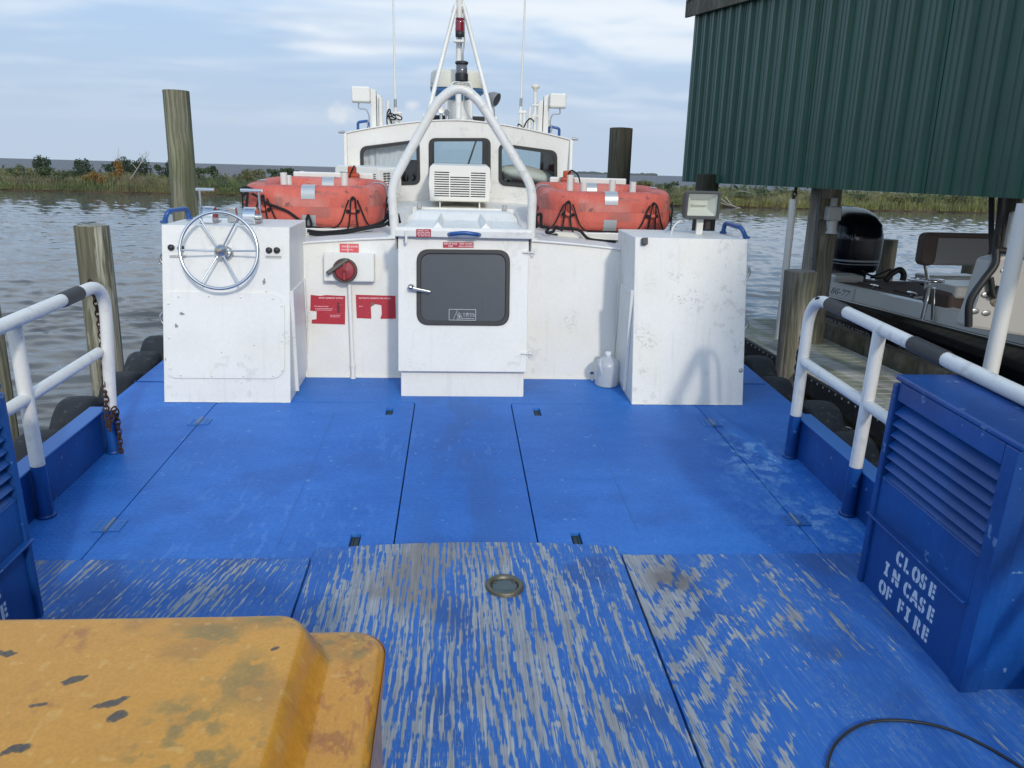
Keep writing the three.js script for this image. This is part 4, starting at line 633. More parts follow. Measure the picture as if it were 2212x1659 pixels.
// ---------------------------------------------------------------- blue louvred engine room vents
{
  const stencil = canvasTex(1024, 512, (g, w, h) => {
    g.fillStyle = 'rgb(16,68,136)'; g.fillRect(0, 0, w, h);
    const r = rng(9); for (let i = 0; i < 5000; i++) { g.fillStyle = r() > 0.5 ? 'rgba(24,82,156,.25)' : 'rgba(10,54,118,.25)'; g.fillRect(r() * w, r() * h, 2 + r() * 10, 1 + r() * 4); }
    g.textAlign = 'left'; g.textBaseline = 'middle'; g.font = 'bold 122px sans-serif';
    const row = (s, x, y, sp, gap) => { let q = x; for (const ch of s) { if (ch !== ' ') {
      for (let k = 0; k < 60; k++) { g.fillStyle = `rgba(190,202,216,${0.03 * r()})`; g.beginPath(); g.arc(q + 34 + (r() - 0.5) * 105, y + (r() - 0.5) * 125, 6 + r() * 9, 0, 7); g.fill(); }
      g.fillStyle = 'rgba(212,219,226,.93)'; g.strokeStyle = 'rgba(212,219,226,.93)'; g.lineWidth = 9; g.lineJoin = 'round'; g.fillText(ch, q, y); g.strokeText(ch, q, y); 
      g.fillStyle = 'rgb(16,68,136)'; const m = g.measureText(ch).width; if ('COSE'.includes(ch) || ch === 'R' || ch === 'F') g.fillRect(q + m * 0.48, y - 60, 8, 120); else if (ch === 'A' || ch === 'N') g.fillRect(q, y + 4, m, 8); else if (ch === 'L') g.fillRect(q + m * 0.42, y + 10, 7, 50); } q += ch === ' ' ? gap : sp; } };
    row('CLOSE', 300, 118, 94, 70); row('IN CASE', 205, 258, 90, 52); row('OF FIRE', 175, 400, 94, 52);
    for (let i = 0; i < 700; i++) { g.fillStyle = 'rgba(16,68,136,.5)'; g.fillRect(r() * w, r() * h, 1 + r() * 5, 1 + r() * 3); }
  });
  const vent = (s, label, lettering) => {
    const xi = s > 0 ? 1.495 : -1.335, X = (d) => xi + s * d, za = s > 0 ? -2.525 : -2.37, zb = s > 0 ? -1.915 : -1.76, H = 0.81, t = thing('engine_vent', label, 'vent', V(X(0.16), 0, (za + zb) / 2));
    const bxx = (d0, d1, y0, y1, z0, z1, r = 0.006) => rbox(Math.min(X(d0), X(d1)), Math.max(X(d0), X(d1)), y0, y1, z0, z1, r);
    part('casing', [bxx(0.06, 0.33, 0, H - 0.03, za + 0.01, zb - 0.01)], M.blue, t);
    part('top', [bxx(-0.004, 0.335, H - 0.02, H, za - 0.012, zb + 0.012, 0.008)], M.blue, t);
    part('front_post', [bxx(-0.008, 0.06, 0, H - 0.03, za - 0.012, za + 0.014, 0.006)], M.blue, t);
    part('rear_post', [bxx(-0.002, 0.06, 0, H - 0.02, zb - 0.055, zb, 0.006)], M.blue, t);
    part('top_band', [bxx(0.0, 0.058, H - 0.085, H - 0.021, za + 0.016, zb - 0.056, 0.003)], M.blue, t);
    const n = 7, y1 = H - 0.085, y0 = 0.445, p = (y1 - y0) / n;
    for (let i = 0; i < n; i++) { const g = rbox(s > 0 ? -0.036 : -0.024, s > 0 ? 0.024 : 0.036, -0.0022, 0.0022, za + 0.016, zb - 0.056, 0.002, 1); g.rotateZ(s > 0 ? 0.72 : -0.72); g.translate(X(0.027), y0 + p * (i + 0.5) - 0.004, 0); part('louvre_slat', g, M.blueClean, t); }
    part('duct_back', [bxx(0.054, 0.059, 0.43, H - 0.03, za + 0.015, zb - 0.05, 0.001)], M.under, t);
    part('lower_panel', [bxx(0.001, 0.05, 0.295, 0.445, za + 0.015, zb - 0.056, 0.002)], M.blue, t);
    const dp = part('damper_door', [bxx(0.006, 0.05, 0.004, 0.29, za + 0.015, zb - 0.056, 0.002)], M.blue, t);
    part('drip_lip', [bxx(-0.022, 0.01, 0.288, 0.296, za - 0.005, zb - 0.05, 0.003)], M.blue, t);
    if (lettering) { const x = X(0.0055), g = grid(1, 1, (u, v) => [x, lerp(0.01, 0.283, v), s > 0 ? lerp(za + 0.02, zb - 0.06, u) : lerp(zb - 0.06, za + 0.02, u)], (u, v) => [u, v]); g.computeVertexNormals(); part('lettering', g, std(0xffffff, 0.45, { map: stencil, side: THREE.DoubleSide, bumpMap: bumpFine, bumpScale: 0.001 }), dp, { label: 'white stencilled words CLOSE IN CASE OF FIRE' }); }
    if (s > 0) part('rail_stop', [bxx(0.33, 0.40, 0.0, H - 0.3, zb - 0.3, zb, 0.01)], M.blue, t);
  };
  vent(1, 'blue louvred engine vent box with stencilled fire warning near the dock', true);
  vent(-1, 'blue louvred engine vent box behind the yellow plastic lid', true);
}
// ---------------------------------------------------------------- yellow box in front
{
  const gouge = [[90, 1383, 0.03, 0.010, 0], [265, 1432, 0.022, 0.009, 0.5], [335, 1475, 0.022, 0.010, 0.4], [350, 1498, 0.014, 0.010, 0.9], [162, 1557, 0.026, 0.010, 0.45], [196, 1477, 0.014, 0.006, 0.1], [8, 1410, 0.014, 0.008, 0.3], [628, 1375, 0.008, 0.004, 0.7]].map(([u, v, a, b, r]) => { const p = by(u, v, 0.6); return [p.x, -p.z, a, b, Math.cos(r), Math.sin(r)]; });
  const tex = dataTex(1024, 1024, (u, v) => {
    const X = u * 1.45 - 1.44, Z = v * 1.45 + 0.3, a = fbm(X * 3, Z * 3 + 40, 5), d = fbm(X * 9 + 7, Z * 9, 5), f = vn(X * 260, Z * 260);
    let c = mix3([200, 136, 36], [214, 150, 48], a); c = mix3(c, [168, 118, 46], sst(0.50, 0.72, d) * 0.6); c = mix3(c, [150, 88, 40], sst(0.54, 0.70, fbm(X * 6 + 31, Z * 6, 5)) * sst(0.45, 0.7, fbm(X * 44, Z * 44, 3)) * 0.6);
    c = mix3(c, [118, 106, 60], sst(0.52, 0.74, fbm(X * 5 + 70, Z * 5, 4)) * sst(0.40, 0.62, fbm(X * 38 + 9, Z * 38, 4)) * 0.55); c = mix3(c, [218, 176, 110], sst(0.84, 0.90, vn(X * 60, Z * 60)) * 0.35); c = c.map((q) => q + (f - 0.5) * 12);
    const sc = sst(0.93, 0.97, vn(X * 16 + Z * 60, Z * 9 - X * 30)) * sst(0.55, 0.7, fbm(X * 4, Z * 4 + 9, 2)); c = mix3(c, [110, 80, 50], sc * 0.6);
    for (const [gx, gz, ga, gb, co, si] of gouge) { const dx = X - gx, dz = Z - gz, p = dx * co + dz * si, q = -dx * si + dz * co, k = (p / ga) ** 2 + (q / gb) ** 2; if (k < 3) c = mix3(c, [62, 56, 52], sst(1.2, 0.6, k + (fbm(X * 70, Z * 70, 4) - 0.5) * 2.6) * (0.7 + 0.3 * f)); }
    return c;
  });
  const y = phy(0xffffff, 0.36, { map: tex, bumpMap: bumpFine, bumpScale: 0.0012, clearcoat: 0.3, clearcoatRoughness: 0.1 });
  const t = thing('yellow_deck_box', 'big scuffed yellow plastic deck box with raised lid', 'deck box', V(-0.75, 0.017, -0.95));
  const x1 = -0.142, x0 = -1.42, z0 = -1.575, z1 = -0.35, Y = 0.60;
  part('body', [rbox(x0 + 0.03, x1 - 0.012, 0.02, Y - 0.10, z0 + 0.03, z1 - 0.03, 0.05, 4)], y, t, { uv: (q) => [(q.x + q.y * 0.3 + 1.44) / 1.45, (-q.z - 0.3 + (q.y - 0.6) * 0.7) / 1.45] });
  // lid: flange and raised crown in one moulded surface
  const prof = (d) => Y - 0.084 * sst(0.164, 0.106, d);   // d = distance in from the rim
  const n = 170, m = 150;
  const lid = grid(n, m, (s, q) => {
    const x = lerp(x0, x1, 0.5 - 0.5 * Math.cos(Math.PI * s) * (0.62 + 0.38 * Math.abs(Math.cos(Math.PI * s)))), z = lerp(z1, z0, 0.5 - 0.5 * Math.cos(Math.PI * q) * (0.62 + 0.38 * Math.abs(Math.cos(Math.PI * q))));
    let dx = Math.min(x - x0, x1 - x), dz = Math.min(z - z0, z1 - z); const rc = 0.08; let d = Math.min(dx, dz), X = x, Z = z;
    if (dx < rc && dz < rc) { const ex = rc - dx, ez = rc - dz, mx = Math.max(ex, ez), len = Math.hypot(ex, ez) || 1, k = mx / len; const sx = x - x0 < x1 - x ? 1 : -1, sz = z - z0 < z1 - z ? 1 : -1; X = x + sx * (ex - ex * k); Z = z + sz * (ez - ez * k); d = rc - mx; }
    const rc2 = 0.22; let d2 = d; const dzf = Math.min(z - z0 + 0.085, z1 - z); d2 = Math.min(dx, dzf); if (dx < rc2 && dzf < rc2) d2 = rc2 - Math.hypot(rc2 - dx, rc2 - dzf);
    const edge = d < 0.028 ? 0.028 - Math.sqrt(Math.max(0, 0.028 ** 2 - (0.028 - d) ** 2)) : 0;
    return [X, prof(Math.max(0, d2)) - edge + 0.004 * (fbm(x * 4, z * 4, 2) - 0.5), Z];
  });
  const skirt = []; { const pts = []; const rc = 0.08; const add = (cx, cz, a0) => { for (let k = 0; k <= 8; k++) { const a = a0 + k / 8 * Math.PI / 2; pts.push([cx + rc * Math.cos(a), cz + rc * Math.sin(a)]); } }; add(x1 - rc, z1 - rc, 0); add(x0 + rc, z1 - rc, Math.PI / 2); add(x0 + rc, z0 + rc, Math.PI); add(x1 - rc, z0 + rc, Math.PI * 1.5); pts.push(pts[0]);
    skirt.push(grid(pts.length - 1, 3, (s, q) => { const p = pts[Math.round(s * (pts.length - 1))], k = q; return [p[0] - 0.004 * k, Y - 0.098 - k * 0.075 + 0.0, p[1]]; })); skirt[0].index && skirt[0].setIndex([...skirt[0].index.array].reverse()); skirt[0].computeVertexNormals(); }
  y.side = THREE.DoubleSide;
  part('lid', [lid, skirt], y, t, { uv: (q) => [(q.x + 1.44) / 1.45, (-q.z - 0.3 + (q.y - 0.6) * 0.7) / 1.45] });
}

// ---------------------------------------------------------------- steering console (port) and starboard locker
const faceZ = (y) => -4.488 - 0.258 * y, TH = Math.atan(0.258);
const onFace = (u, v, off = 0) => { let z = -4.6, p; for (let i = 0; i < 5; i++) { p = bz(u, v, z); z = faceZ(p.y) + off; } return p; };     // point on the raked front plane
const faceGeo = (g, p, off = 0) => { g.rotateX(-TH); g.translate(p.x, p.y, faceZ(p.y) + off); return g; };
function rakedBox(x0, x1, H, zback, zbackBot) { return prismX(poly([[faceZ(0), 0], [faceZ(H), H], [zback, H - 0.015], [zbackBot, 0]]), x0, x1, 0.006); }
{
  const x0 = -1.672, x1 = -0.955, H = 0.98, t = thing('steering_console', 'white steering console with bolted panel, knobs and throttles', 'console', V(-1.31, 0, -4.8));
  part('cabinet', rakedBox(x0, x1, H, -5.25, -5.08), M.white, t);
  const a = onFace(358, 600), b = onFace(616, 812), ptop = 0.615, pb = 0.135;
  const ps = roundPoly(rect(-1.655, pb, -0.985, ptop), [0.06, 0.09, 0.09, 0.04]); const pg = ext(ps, 0.009, 0.0015); const P = pg.attributes.position; for (let i = 0; i < P.count; i++) { const y = P.getY(i), d = P.getZ(i); P.setXYZ(i, P.getX(i), y + d * Math.sin(TH), faceZ(y) + d * Math.cos(TH)); } pg.computeVertexNormals();
  const pn = part('access_panel', pg, M.white, t);
  for (const [x, y] of [[-1.58, 0.59], [-1.41, 0.595], [-1.23, 0.59], [-1.05, 0.585], [-1.635, 0.55], [-1.0, 0.545], [-1.635, 0.36], [-1.0, 0.35], [-1.63, 0.19], [-1.0, 0.185], [-1.575, 0.155], [-1.4, 0.152], [-1.22, 0.152], [-1.05, 0.155]]) part('bolt', sphere([x, y, faceZ(y) + 0.010], 0.007, 0.007, 0.005, 8), M.acWhite, pn);
  for (const [u, v, f] of [[371, 535, 0], [392, 537, 0], [582, 541, 1], [599, 541, 1]]) { const p = onFace(u, v); part('knob', [faceGeo(lathe([[0, 0.028], [0.012, 0.028], [0.017, 0.02], [0.017, 0.004], [0.02, 0.0]], [0, 0, 0], 'z', 18), p)], M.black, t); }
  for (const [u, v] of [[384, 540], [591, 541]]) { const p = onFace(u, v); part('knob_plate', [faceGeo(rbox(-0.05, 0.05, -0.033, 0.033, 0.0, 0.003, 0.001, 1), p), faceGeo(rbox(-0.043, 0.043, -0.032, -0.026, 0.0035, 0.006, 0.001, 1), p)], M.white, t); const q = onFace(u, v + 15); part('key_plate', faceGeo(rbox(-0.045, 0.045, -0.005, 0.005, 0.0, 0.004, 0.002, 1), q), M.galv, t); }
  for (const [u, v] of [[351, 560], [352, 690]]) { const p = bx(u, v, x0 - 0.01); part('door_latch', [sweep(spline([[x0 - 0.004, p.y + 0.04, p.z + 0.0], [x0 - 0.022, p.y + 0.02, p.z], [x0 - 0.02, p.y - 0.01, p.z], [x0 - 0.006, p.y - 0.03, p.z]], 10), 0.008, 6)], M.steelDull, t); }
  const c = onFace(362, 776); part('drain_fitting', faceGeo(lathe([[0, 0.008], [0.008, 0.008], [0.013, 0.004], [0.013, 0]], [0, 0, 0], 'z', 12), c), M.galv, t);
  // side door frame on the inboard side
  part('side_door', [box(x1, x1 + 0.012, 0.06, 0.62, -5.0, -4.66), box(x1 + 0.013, x1 + 0.02, 0.05, 0.63, -5.03, -5.01)], M.white, t);
  part('side_door_edge', rbox(x1, x1 + 0.022, 0.02, 0.63, -4.655, -4.635, 0.004), M.white, t);
  // steering wheel
  const hp = bz(473, 541, -4.60), ori = (g) => { g.rotateX(-TH); g.translate(hp.x, hp.y, hp.z); return g; };
  const w = part('steering_wheel', [ori(lathe([[0, 0.0], [0.010, 0.0], [0.012, -0.006], [0.024, -0.012], [0.036, -0.03], [0.038, -0.04], [0.014, -0.05], [0.014, -0.13]], [0, 0, 0], 'z', 24))], M.steelDull, t, { label: 'stainless six spoke steering wheel' });
  const R = 0.213, ring = []; const loc = (x, y, d) => V(hp.x + x, hp.y + y * Math.cos(TH) + d * Math.sin(TH), hp.z - y * Math.sin(TH) + d * Math.cos(TH));
  for (let i = 0; i < 56; i++) { const q = i / 56 * 6.2832; ring.push(loc(R * Math.cos(q), R * Math.sin(q), 0)); }
  part('rim', sweep(ring, 0.0098, 12, true), M.steel, w);
  for (let i = 0; i < 6; i++) { const q = (0 + i * 60 + 0.5) * RAD; part('spoke', sweep([loc(0.02 * Math.cos(q), 0.02 * Math.sin(q), -0.03), loc(R * 0.97 * Math.cos(q), R * 0.97 * Math.sin(q), 0)], 0.0052, 8), M.steel, w); }
  part('shaft_boss', [ori(lathe([[0.0, -0.075], [0.026, -0.075], [0.038, -0.085], [0.042, -0.125]], [0.012, -0.006, 0], 'z', 24))], M.steelDull, w);
  part('centre_nut', [ori(cyl([0, 0, -0.004], [0, 0, 0.012], 0.010, 0.010, 6))], std([0.32, 0.24, 0.12], 0.4, { metalness: 1 }), w);
  // throttle heads on top
  const topY = H - 0.002;
  const thr = (label, u0, u1, v, lever) => { const zt = -4.93, A = bz(u0, v, zt), B = bz(u1, v, zt), r = 0.062, o = thing('throttle_control', label, 'throttle', V((A.x + B.x) / 2, topY, zt));
    const D = []; for (let k = 0; k <= 14; k++) { const q = k / 14 * Math.PI; D.push([zt + r * Math.cos(q), topY + 0.03 + r * Math.sin(q)]); } 
    part('dome_housing', prismX(poly([[zt + r + 0.006, topY], ...D, [zt - r - 0.006, topY]]), A.x, B.x, 0.006), M.steel, o);
    part('flange', rbox(A.x - 0.012, B.x + 0.012, topY, topY + 0.006, zt - r - 0.02, zt + r + 0.02, 0.003), M.steelDull, o);
    part('pivot', cyl([lever[2] > 0 ? B.x : A.x - 0.03, topY + 0.035, zt], [lever[2] > 0 ? B.x + 0.03 : A.x, topY + 0.035, zt], 0.018), M.steelDull, o);
    const L0 = V(lever[2] > 0 ? B.x + 0.018 : A.x - 0.018, topY + 0.035, zt), L1 = bz(lever[0], lever[1], zt);
    part('lever', sweep([L0, V(L0.x, L1.y, L1.z)], 0.0075, 8), M.steel, o); const g = lever[2] > 0 ? -0.105 : 0.085; part('grip', sweep([V(L0.x + (g > 0 ? -0.02 : 0.02), L1.y, L1.z), V(L0.x + g, L1.y, L1.z)], 0.0095, 10), M.steel, o); };
  thr('stainless throttle head with lever grip beside the orange float', 528, 556, 470, [568, 412, 1]);
  thr('stainless throttle head behind the steering wheel near the blue handle', 443, 466, 470, [428, 409, -1]);
  { const o = thing('small_shield', 'small folded steel shield on the console top behind wheel', 'shield', V(bz(497, 480, -4.95).x, topY, -4.95)); const p = bz(497, 480, -4.95); part('plate', prismZ(roundPoly([[p.x - 0.012, topY], [p.x + 0.045, topY], [p.x + 0.036, topY + 0.085], [p.x - 0.004, topY + 0.085]], 0.006), -4.99, -4.94, 0.004), M.steelDull, o); }
  const gh = (label, pts, y) => { const P = pts.map(([u, v, z]) => bz(u, v, z)); P[0].y = P[P.length - 1].y = y; solo('grab_handle', label, 'grab handle', P[0], [sweep(bent(P, 0.035), 0.014, 10), cyl(P[0], P[0].clone().add(V(0, 0.012, 0)), 0.022), cyl(P[P.length - 1], P[P.length - 1].clone().add(V(0, 0.012, 0)), 0.022)], M.handle); };
  gh('blue grab handle on the corner of the steering console', [[355, 482, -4.85], [362, 456, -4.85], [404, 450, -5.05], [409, 474, -5.05]], topY);
  gh('blue grab handle on the corner of the starboard locker', [[1612, 515, -4.85], [1602, 492, -4.85], [1566, 481, -5.08], [1562, 502, -5.08]], topY - 0.02);
}
{
  const x0 = 1.062, x1 = 1.748, H = 0.965, t = thing('deck_locker', 'blank white deck locker with scuffed face beside the dock', 'locker', V(1.4, 0, -4.8));
  part('cabinet', rakedBox(x0, x1, H, -5.25, -5.08), M.whiteDirty, t);
  part('side_door', [box(x0 - 0.012, x0, 0.05, 0.64, -5.0, -4.68), box(x0 - 0.02, x0 - 0.013, 0.04, 0.65, -5.03, -5.01)], M.white, t);
  part('side_door_edge', rbox(x0 - 0.02, x0, 0.03, 0.66, -4.675, -4.655, 0.004), M.white, t);
  const p = onFace(1391, 522); part('rubber_stop', [faceGeo(rbox(-0.016, 0.016, -0.02, 0.02, 0, 0.035, 0.003), p)], M.black, t);
  for (const [u, v] of [[1616, 590], [1612, 700]]) { const q = bx(u, v, x1 + 0.008); part('door_latch', [sweep(spline([[x1 + 0.003, q.y + 0.035, q.z], [x1 + 0.016, q.y + 0.015, q.z], [x1 + 0.014, q.y - 0.012, q.z], [x1 + 0.003, q.y - 0.03, q.z]], 10), 0.008, 6)], M.steelDull, t); }
  const c = onFace(1600, 800); part('drain_fitting', faceGeo(lathe([[0, 0.008], [0.008, 0.008], [0.013, 0.004], [0.013, 0]], [0, 0, 0], 'z', 12), c), M.galv, t);
  // work light on top
  const z = -4.98, A = bz(1482, 412, z), B = bz(1551, 474, z), cx = (A.x + B.x) / 2, o = thing('work_light', 'square work floodlight on a white bracket atop the locker', 'floodlight', V(cx, H - 0.02, z));
  const hs = roundPoly(rect(A.x, B.y, B.x, A.y), 0.018), hi = roundPoly(rect(A.x + 0.017, B.y + 0.02, B.x - 0.017, A.y - 0.017), 0.008, THREE.Path); hs.holes.push(hi);
  const hm = std([0.07, 0.072, 0.07], 0.65);
  part('housing', [prismZ(hs, z - 0.03, z + 0.02, 0.005), prismZ(roundPoly(rect(A.x + 0.012, B.y + 0.012, B.x - 0.012, A.y - 0.012), 0.02), z - 0.11, z - 0.07, 0.01)], hm, o);
  const fr = (a, b, c2, d) => { const g = new THREE.BufferGeometry(); g.setAttribute('position', new THREE.Float32BufferAttribute([...a, ...b, ...c2, ...a, ...c2, ...d], 3)); g.computeVertexNormals(); return g; };
  const oA = [A.x + 0.017, B.y + 0.02, z], oB = [B.x - 0.017, B.y + 0.02, z], oC = [B.x - 0.017, A.y - 0.017, z], oD = [A.x + 0.017, A.y - 0.017, z], k = 0.042, iA = [oA[0] + k, oA[1] + k * 0.9, z - 0.065], iB = [oB[0] - k, oB[1] + k * 0.9, z - 0.065], iC = [oC[0] - k, oC[1] - k * 0.9, z - 0.065], iD = [oD[0] + k, oD[1] - k * 0.9, z - 0.065];
  part('reflector', [fr(oA, oB, iB, iA), fr(oB, oC, iC, iB), fr(oC, oD, iD, iC), fr(oD, oA, iA, iD), fr(iA, iB, iC, iD)], std([0.78, 0.78, 0.74], 0.4, { side: THREE.DoubleSide }), o);
  part('bulb', cyl([iA[0] + 0.005, (iA[1] + iC[1]) / 2, z - 0.045], [iB[0] - 0.005, (iA[1] + iC[1]) / 2, z - 0.045], 0.008), std([0.75, 0.75, 0.7], 0.3), o);
  part('glass', prismZ(roundPoly(rect(A.x + 0.018, B.y + 0.021, B.x - 0.018, A.y - 0.018), 0.008), z + 0.006, z + 0.010, 0), phy([0.94, 0.95, 0.93], 0.06, { transmission: 1, thickness: 0 }), o);
  part('bracket', [rbox(cx - 0.012, cx + 0.03, H - 0.02, B.y + 0.005, z - 0.05, z - 0.03, 0.004), rbox(cx - 0.035, cx + 0.05, H - 0.02, H - 0.012, z - 0.08, z + 0.01, 0.003)], M.white, o);
  part('knob', rbox(cx + 0.04, cx + 0.075, H + 0.02, B.y, z - 0.06, z - 0.02, 0.006), M.black, o);
  solo('lamp_cable', 'pale flex running from the work light to the locker top', 'cable', V(cx - 0.13, H - 0.02, z), [sweep(spline([bz(1480, 480, z - 0.05), bz(1468, 478, z), bz(1455, 490, z), V(bz(1450, 500, z).x, H - 0.02, z)], 16), 0.005, 6)], M.pvc);
}
// bare chips in the console paint, and ragged paint where white meets the blue deck
{
  const prim = std([0.27, 0.25, 0.24], 0.8), con = scene.getObjectByName('steering_console'), loc = scene.getObjectByName('deck_locker');
  const chip = (par, u, v, w, h, seed, m = prim) => { const r = rng(seed), p = onFace(u, v), pts = []; for (let i = 0; i < 14; i++) { const q = i / 14 * 6.283, k = 0.45 + r() * 0.75; pts.push([Math.cos(q) * w * k, Math.sin(q) * h * k]); } part('paint_chip', faceGeo(new THREE.ShapeGeometry(poly(pts)), p, par === con && p.y < 0.61 ? 0.0105 : 0.0012), m, par); };
  chip(con, 571, 609, 0.011, 0.018, 1); chip(con, 394, 677, 0.016, 0.010, 2); chip(con, 382, 703, 0.012, 0.016, 3); chip(con, 575, 870 - 240, 0.004, 0.004, 4); chip(con, 480, 760, 0.004, 0.003, 5); chip(con, 550, 745, 0.006, 0.003, 6);
  for (const [u, v, w, h, k] of [[1466, 640, 0.005, 0.004, 11], [1478, 645, 0.004, 0.003, 12], [1470, 655, 0.006, 0.003, 13], [1486, 636, 0.003, 0.003, 14], [1500, 600, 0.003, 0.003, 15], [1455, 660, 0.003, 0.002, 16]]) chip(loc, u, v, w, h, k);
  const edge = (par, x0, x1, zf, seed) => { const r = rng(seed), top = [], bot = []; for (let x = x0; x <= x1; x += 0.012) { const d = 0.002 + 0.007 * fbm(x * 40 + seed, seed, 3) + (r() > 0.93 ? 0.008 : 0); bot.push([x, -(zf + d)]); top.unshift([x, -(zf - 0.01)]); } const g = new THREE.ShapeGeometry(poly([...bot, ...top])); g.rotateX(-Math.PI / 2); g.translate(0, 0.0025, 0); part('paint_overrun', g, M.white, par); };
  edge(con, -1.672, -0.955, -4.488, 3); edge(loc, 1.062, 1.748, -4.488, 4);
}
// ---------------------------------------------------------------- trunk cabin: bulkhead and roof
const roofY = (x, z) => 0.885 - 0.052 * (x - CX) ** 2 + 0.055 * sst(-5.15, -7.2, z) * 1.15;
const bulkZ = (y) => -4.985 - 0.17 * y;
{
  const t = thing('trunk_cabin', 'low white trunk cabin with cambered roof between console and locker', 'cabin', V(CX, 0, -7)), x0 = -1.60, x1 = 1.70;
  part('aft_bulkhead', grid(40, 10, (s, v) => { const x = lerp(x0, x1, s), y = v * roofY(x, -5.15); return [x, y, bulkZ(y)]; }, (s, v, p) => [p[0], p[1]]), M.white, t, { keep: true });
  part('roof', grid(40, 30, (s, v) => { const x = lerp(x0, x1, s) * (1 - 0.25 * sst(0.5, 1, v)), z = lerp(bulkZ(0.88) + 0.012, -9.9, v); return [x, roofY(x, z) + 0.006, z]; }, (s, v, p) => [p[0], -p[2]]), M.white, t, { keep: true });
  for (const s of [0, 1]) part('side_wall', grid(20, 4, (v, h) => { const z = lerp(bulkZ(0.85), -9.9, s ? v : 1 - v), k = 1 - 0.25 * sst(0.5, 1, s ? v : 1 - v), x = (s ? x1 : x0) * k; return [x, h * (roofY(x, z) + 0.004), z]; }, (v, h, p) => [p[2], p[1]]), M.white, t, { keep: true });
  part('fore_wall', grid(20, 2, (s, h) => { const x = lerp(x1, x0, s) * 0.75; return [x, h * (roofY(x, -9.9) + 0.004), -9.9]; }), M.white, t);
  part('roof_edge', sweep(Array.from({ length: 30 }, (_, i) => { const x = lerp(x0, x1, i / 29); return V(x, roofY(x, -5.15) + 0.004, bulkZ(0.88) + 0.012); }), 0.008, 6), M.white, t);
  part('foot_bead', [sweep([V(-0.95, 0.004, -4.98), V(-0.34, 0.004, -4.98)], 0.008, 6), sweep([V(0.44, 0.004, -4.98), V(1.06, 0.004, -4.98)], 0.008, 6)], M.white, t);
}
// ---------------------------------------------------------------- companionway door, hood, signs
const red = (w, h, fn) => canvasTex(w, h, (g) => { g.fillStyle = '#a8162c'; g.fillRect(0, 0, w, h); fn(g); });
const doorZ = (y) => -4.575 - 0.20 * y, DT = Math.atan(0.20);
const onDoor = (u, v, off = 0) => { let z = -4.7, p; for (let i = 0; i < 5; i++) { p = bz(u, v, z); z = doorZ(p.y) + off; } return p; };
const slab = (shape, y0off, d0, d1, bev, zf, ang) => { const g = ext(shape, d1 - d0, bev); g.translate(0, 0, d0); const P = g.attributes.position; for (let i = 0; i < P.count; i++) { const y = P.getY(i), d = P.getZ(i); P.setXYZ(i, P.getX(i), y + d * Math.sin(ang), zf(y) + d * Math.cos(ang)); } g.computeVertexNormals(); return g; };
const quadOn = (zf, pts, off) => { const [a, b, c, d] = pts; const g = grid(1, 1, (s, t) => { const x = lerp(lerp(a[0], b[0], s), lerp(d[0], c[0], s), t), y = lerp(lerp(a[1], b[1], s), lerp(d[1], c[1], s), t); return [x, y, zf(y) + off]; }); return g; };
